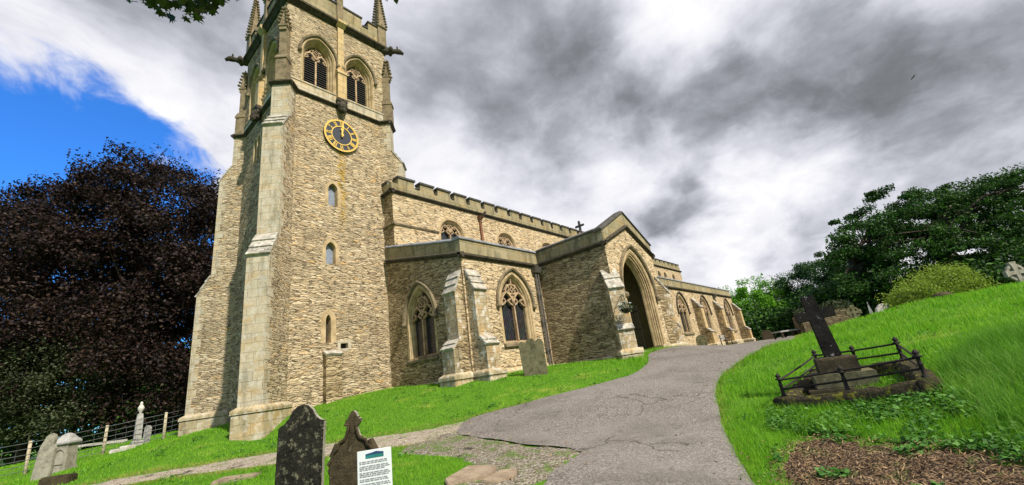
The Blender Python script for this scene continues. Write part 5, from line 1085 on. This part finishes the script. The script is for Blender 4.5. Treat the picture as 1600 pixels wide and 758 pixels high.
# maple overhead: trunk out of view on the left, a leafy bough reaching over the lawn
mt = thing('maple_tree', 'maple whose leafy bough hangs over the top of the view', 'tree', (-3.2, 4.6, H(-3.2, 4.6)))
mo = Vector((-3.2, 4.6, H(-3.2, 4.6))); mb = MB(); mb.tube([(0, 0, -.4), (0, 0, .2), (.1, 0, 4), (0, .1, 8), (.2, 0, 10)], [.42, .33, .26, .18, .08], 12); mb.build('trunk', M['bark'], mt, True)
tw = []; rg = random.Random(5)
def leafshape():
    o = [(0, -.5), (.10, -.22), (.42, -.30), (.26, -.04), (.50, .14), (.22, .14), (.20, .30), (0, .55)]; return o+[(-u, v) for u, v in reversed(o[1:-1])]
LS = leafshape(); lv = []
def maple_leaf(p, s, rs):
    nn = Vector((rs.gauss(0, .6), rs.gauss(0, .6), 1)).normalized(); a = nn.cross(Vector((rs.gauss(0, 1), rs.gauss(0, 1), .2))).normalized(); c = nn.cross(a)
    for u, v in LS: lv.append(tuple(p+a*u*s+c*v*s-nn*(abs(u)**1.5*.3*s)-mo))
mb = MB()
b1 = [mo+Vector((.1, 0, 5.6)), Vector((-1.6, 5.0, 5.3)), Vector((-.3, 5.4, 5.75)), Vector((.66, 5.5, 5.75)), Vector((1.3, 5.3, 5.7))]
b2 = [Vector((-.3, 5.4, 5.75)), Vector((1.0, 4.6, 5.9)), Vector((2.0, 3.7, 5.35)), Vector((2.4, 3.4, 5.08))]
mb.tube([tuple(p-mo) for p in b1], [.10, .06, .035, .02, .008], 7); mb.tube([tuple(p-mo) for p in b2], [.03, .02, .012, .006], 6)
for _ in range(30):
    k = rg.choice([(210, -4), (225, -4), (235, -2), (250, 10), (345, 0), (262, 14), (285, 12), (300, 8), (312, 16), (322, 8), (296, 0), (270, 0), (312, 2)]); e = at(k[0]+rg.uniform(-10, 10), k[1]-10+rg.uniform(-6, 3), 4+rg.uniform(-.3, .3)); s = b1[3]+(b1[2]-b1[3])*rg.random()*.7
    mb.tube([tuple(s-mo), tuple((s+e)/2+Vector((0, 0, .05))-mo), tuple(e-mo)], [.008, .006, .003], 4)
mb.build('bough', M['bark'], mt, True)
for px, py, n, sp_ in ((205, -4, 6, 7), (218, -6, 6, 7), (232, -2, 7, 7), (246, 6, 7, 9), (348, -6, 5, 7), (336, 2, 6, 7), (252, 22, 2, 4), (266, 26, 2, 4), (262, 12, 4, 8), (282, 4, 9, 10), (296, 8, 12, 12), (312, 10, 10, 10), (292, 26, 3, 5), (306, 30, 2, 4), (314, 22, 4, 6), (326, 14, 4, 6), (320, -4, 8, 10), (345, -14, 4, 8), (372, -4, 2, 3), (296, -14, 14, 14), (258, -18, 8, 12), (215, -12, 3, 8), (604, -8, 5, 4), (616, -6, 3, 3)):
    for _ in range(n): maple_leaf(at(px+rg.gauss(0, sp_*.8), py+rg.gauss(0, sp_*.5), 4+rg.uniform(-.35, .35)), rg.uniform(.12, .19), rg)
for _ in range(700):
    p = mo+Vector((rg.gauss(-.8, 1.0), rg.gauss(-.4, 1.2), rg.gauss(8.2, 1.2))); maple_leaf(p, rg.uniform(.13, .2), rg)
fast_mesh('leaves', np.array(lv), len(LS), M['lf_maple'], mt)

# bird in the sky
bp = at(1427, 121, 60); bd = MB(); bd.blob((0, 0, 0), (.26, .07, .06), 8, 6)
for sg in (-1, 1): bd.add([(-.02, sg*.05, .02), (.14, sg*.05, .02), (.10, sg*.32, .10), (-.06, sg*.55, .03), (-.02, sg*.05, .0), (.14, sg*.05, .0), (.10, sg*.32, .085), (-.06, sg*.55, .025)], [(0, 1, 2, 3), (4, 5, 6, 7), (0, 1, 5, 4), (1, 2, 6, 5), (2, 3, 7, 6), (3, 0, 4, 7)])
o = bd.build('bird', M['black']); o.location = bp; o.rotation_euler = (.3, .1, 2.2); tag(o, 'small dark bird gliding high in the grey clouds', 'bird')

# ---- grass and ground cover
rsg = np.random.RandomState(42)
def blades(x, y, h, w, rs, lean=.5):
    n = len(x); z = Hn(x, y); an = rs.rand(n)*2*math.pi; dx, dy = np.cos(an), np.sin(an); la = rs.rand(n)*2*math.pi; lx, ly = np.cos(la)*lean*h*rs.rand(n), np.sin(la)*lean*h*rs.rand(n)
    B0 = np.c_[x-dx*w/2, y-dy*w/2, z-.01]; B1 = np.c_[x+dx*w/2, y+dy*w/2, z-.01]; T = np.c_[x+lx, y+ly, z+h]; return np.stack([B0, B1, T], 1)
N = 620000; az = np.radians(50.58)+np.radians(rsg.uniform(-62, 62, N)); r = np.exp(rsg.uniform(np.log(2.6), np.log(48), N)); x, y = r*np.sin(az), r*np.cos(az)
keep = ~((inpoly(x, y, path_poly) & ((polydist(x, y, path_poly) > .035) | (rsg.rand(N) < .4))) | inpoly(x, y, grav_poly) | inpoly(x, y, CHURCH_FOOT) | inpoly(x, y, SOILP))
pat = inpoly(x, y, PATCHP); keep &= ~pat | (rsg.rand(N) < .10); keep &= ~inpoly(x, y, [(8.7, 1.75), (8.4, -.35), (8.75, -.4), (9.0, 1.7)])
x, y, r = x[keep], y[keep], r[keep]; pn = np.sin(x*1.7+np.sin(y*2.3))*np.sin(y*1.9+np.sin(x*1.3)); dens = rsg.rand(len(x)) < (.72+.28*pn); x, y, r, pn = x[dens], y[dens], r[dens], pn[dens]
rightside = (x*.662-y*.737) > (1.2+.15*(x*.77+y*.635)); rough = rightside & (x*.77+y*.635 < 18)
h = np.where(rough, .07+.05*rsg.rand(len(x))+.03*pn, .035+.03*rsg.rand(len(x)))*(1+r*.012); w = np.maximum(.0045, r*.0011)
fast_mesh('grass', blades(x, y, h, w, rsg, .8).reshape(-1, 3), 3, M['grass'], None, 'stuff')
tag(bpy.data.objects['grass'], 'bright green lawn grass around the church and path', 'grass')
# straw coloured verge where the mown grass meets the asphalt and gravel
n = 60000; e = np.concatenate([pl2[40:290], pr2[20:], gu, gl]); i = rsg.randint(0, len(e), n); x, y = e[i, 0]+rsg.randn(n)*.11, e[i, 1]+rsg.randn(n)*.11
k = ~(inpoly(x, y, path_poly) | inpoly(x, y, grav_poly) | inpoly(x, y, CHURCH_FOOT)) | (rsg.rand(n) < .12); x, y = x[k], y[k]; rr = np.hypot(x, y)
M['grass_dry'] = leaf_mat('dry grass blades', [(.2, (.10, .15, .02)), (.5, (.24, .25, .05)), (.9, (.40, .33, .13))], .3)
fast_mesh('verge_grass', blades(x, y, .025+.03*rsg.rand(len(x)), np.maximum(.005, rr*.0011), rsg, 1.2).reshape(-1, 3), 3, M['grass_dry'], None, 'stuff'); tag(bpy.data.objects['verge_grass'], 'straw coloured dry grass along the path edges', 'grass')
LONG = [(8.2, -.35), (7.4, -.55), (6.4, -.5), (5.6, -1.0), (5.0, -2.2), (7.5, -4.2), (10.5, -3.4), (10.8, -1.2), (9.2, -.5)]
n = 60000; x = rsg.uniform(4.8, 11, n); y = rsg.uniform(-4.3, -.2, n); k = inpoly(x, y, LONG); x, y = x[k], y[k]; tuft = np.sin(x*3.1+1)*np.sin(y*3.7); k = rsg.rand(len(x)) < .35+.65*(tuft > -.1); x, y = x[k], y[k]
fast_mesh('long_grass', blades(x, y, .12+.20*rsg.rand(len(x)), np.full(len(x), .008), rsg, 1.0).reshape(-1, 3), 3, M['grass_long'], None, 'stuff'); tag(bpy.data.objects['long_grass'], 'long tufted grass on the mound right of the railed grave', 'grass')
COVER = [(8.75, 1.95), (8.65, 1.2), (8.5, .3), (8.35, -.35), (7.4, -.75), (6.4, -.75), (5.9, -.55), (6.6, .05), (7.15, .65), (7.4, 1.25), (7.6, 1.75)]
n = 22000; x = rsg.uniform(5.0, 9, n); y = rsg.uniform(-1, 2.3, n); k = inpoly(x, y, COVER) | (inpoly(x, y, SOILP) & (np.sin(x*5.1)*np.sin(y*4.3+1) > .75)); x, y = x[k], y[k]; pn = np.sin(x*4+np.sin(y*5))*np.sin(y*4.4); k = rsg.rand(len(x)) < .42+.5*pn; x, y = x[k], y[k]
P = np.c_[x, y, Hn(x, y)+.02+.065*rsg.rand(len(x))]; fast_mesh('ground_cover', leaf_quads(P, .062, 1.2, rsg, .8).reshape(-1, 3), 4, M['lf_cover'], None, 'stuff'); tag(bpy.data.objects['ground_cover'], 'leafy green ground cover below the railed grave kerb', 'ground cover')
n = 6000; x = rsg.uniform(4.6, 7.6, n); y = rsg.uniform(-.9, 1.6, n); k = inpoly(x, y, SOILP); x, y = x[k], y[k]
P = np.c_[x, y, Hn(x, y)+.03+.015*rsg.rand(len(x))]; M['chips'] = leaf_mat('bark chips', [(.2, (.05, .03, .016)), (.6, (.17, .105, .052)), (.95, (.40, .29, .16))], .0, .9)
fast_mesh('bark_litter', leaf_quads(P, .075, 1.0, rsg, .14).reshape(-1, 3), 4, M['chips'], None, 'stuff'); tag(bpy.data.objects['bark_litter'], 'brown bark litter scattered on the bare soil', 'bark litter')

# fallen leaves and grit gathered along the path edges and in the lawn
n = 900; e = np.concatenate([pl2[150:400], pr2[150:], pr2[150:], gl]); i = rsg.randint(0, len(e), n); x, y = e[i, 0]+rsg.randn(n)*.30, e[i, 1]+rsg.randn(n)*.30
k = ~inpoly(x, y, CHURCH_FOOT); x, y = x[k], y[k]; P = np.c_[x, y, Hn(x, y)+.056]; M['litter'] = leaf_mat('fallen leaves', [(.2, (.06, .035, .018)), (.6, (.20, .12, .05)), (.95, (.34, .26, .10))], .1, .8)
fast_mesh('fallen_leaves', leaf_quads(P, .042, 1.6, rsg, .7).reshape(-1, 3), 4, M['litter'], None, 'stuff'); tag(bpy.data.objects['fallen_leaves'], 'small brown fallen leaves along the path edges', 'fallen leaves')
# broad leaved weeds and clover tufts in the grass
n = 420; cx = rsg.uniform(-2, 16, n); cy = rsg.uniform(-4, 18, n); k = ~(inpoly(cx, cy, path_poly) | inpoly(cx, cy, grav_poly) | inpoly(cx, cy, CHURCH_FOOT) | inpoly(cx, cy, PATCHP)); cx, cy = cx[k], cy[k]
x = np.repeat(cx, 16)+rsg.randn(len(cx)*16)*.09; y = np.repeat(cy, 16)+rsg.randn(len(cy)*16)*.09
P = np.c_[x, y, Hn(x, y)+.03+.04*rsg.rand(len(x))]; fast_mesh('lawn_weeds', leaf_quads(P, .06, 1.4, rsg, .75).reshape(-1, 3), 4, M['lf_cover'], None, 'stuff'); tag(bpy.data.objects['lawn_weeds'], 'low broad leaved weeds dotted through the lawn', 'weeds')
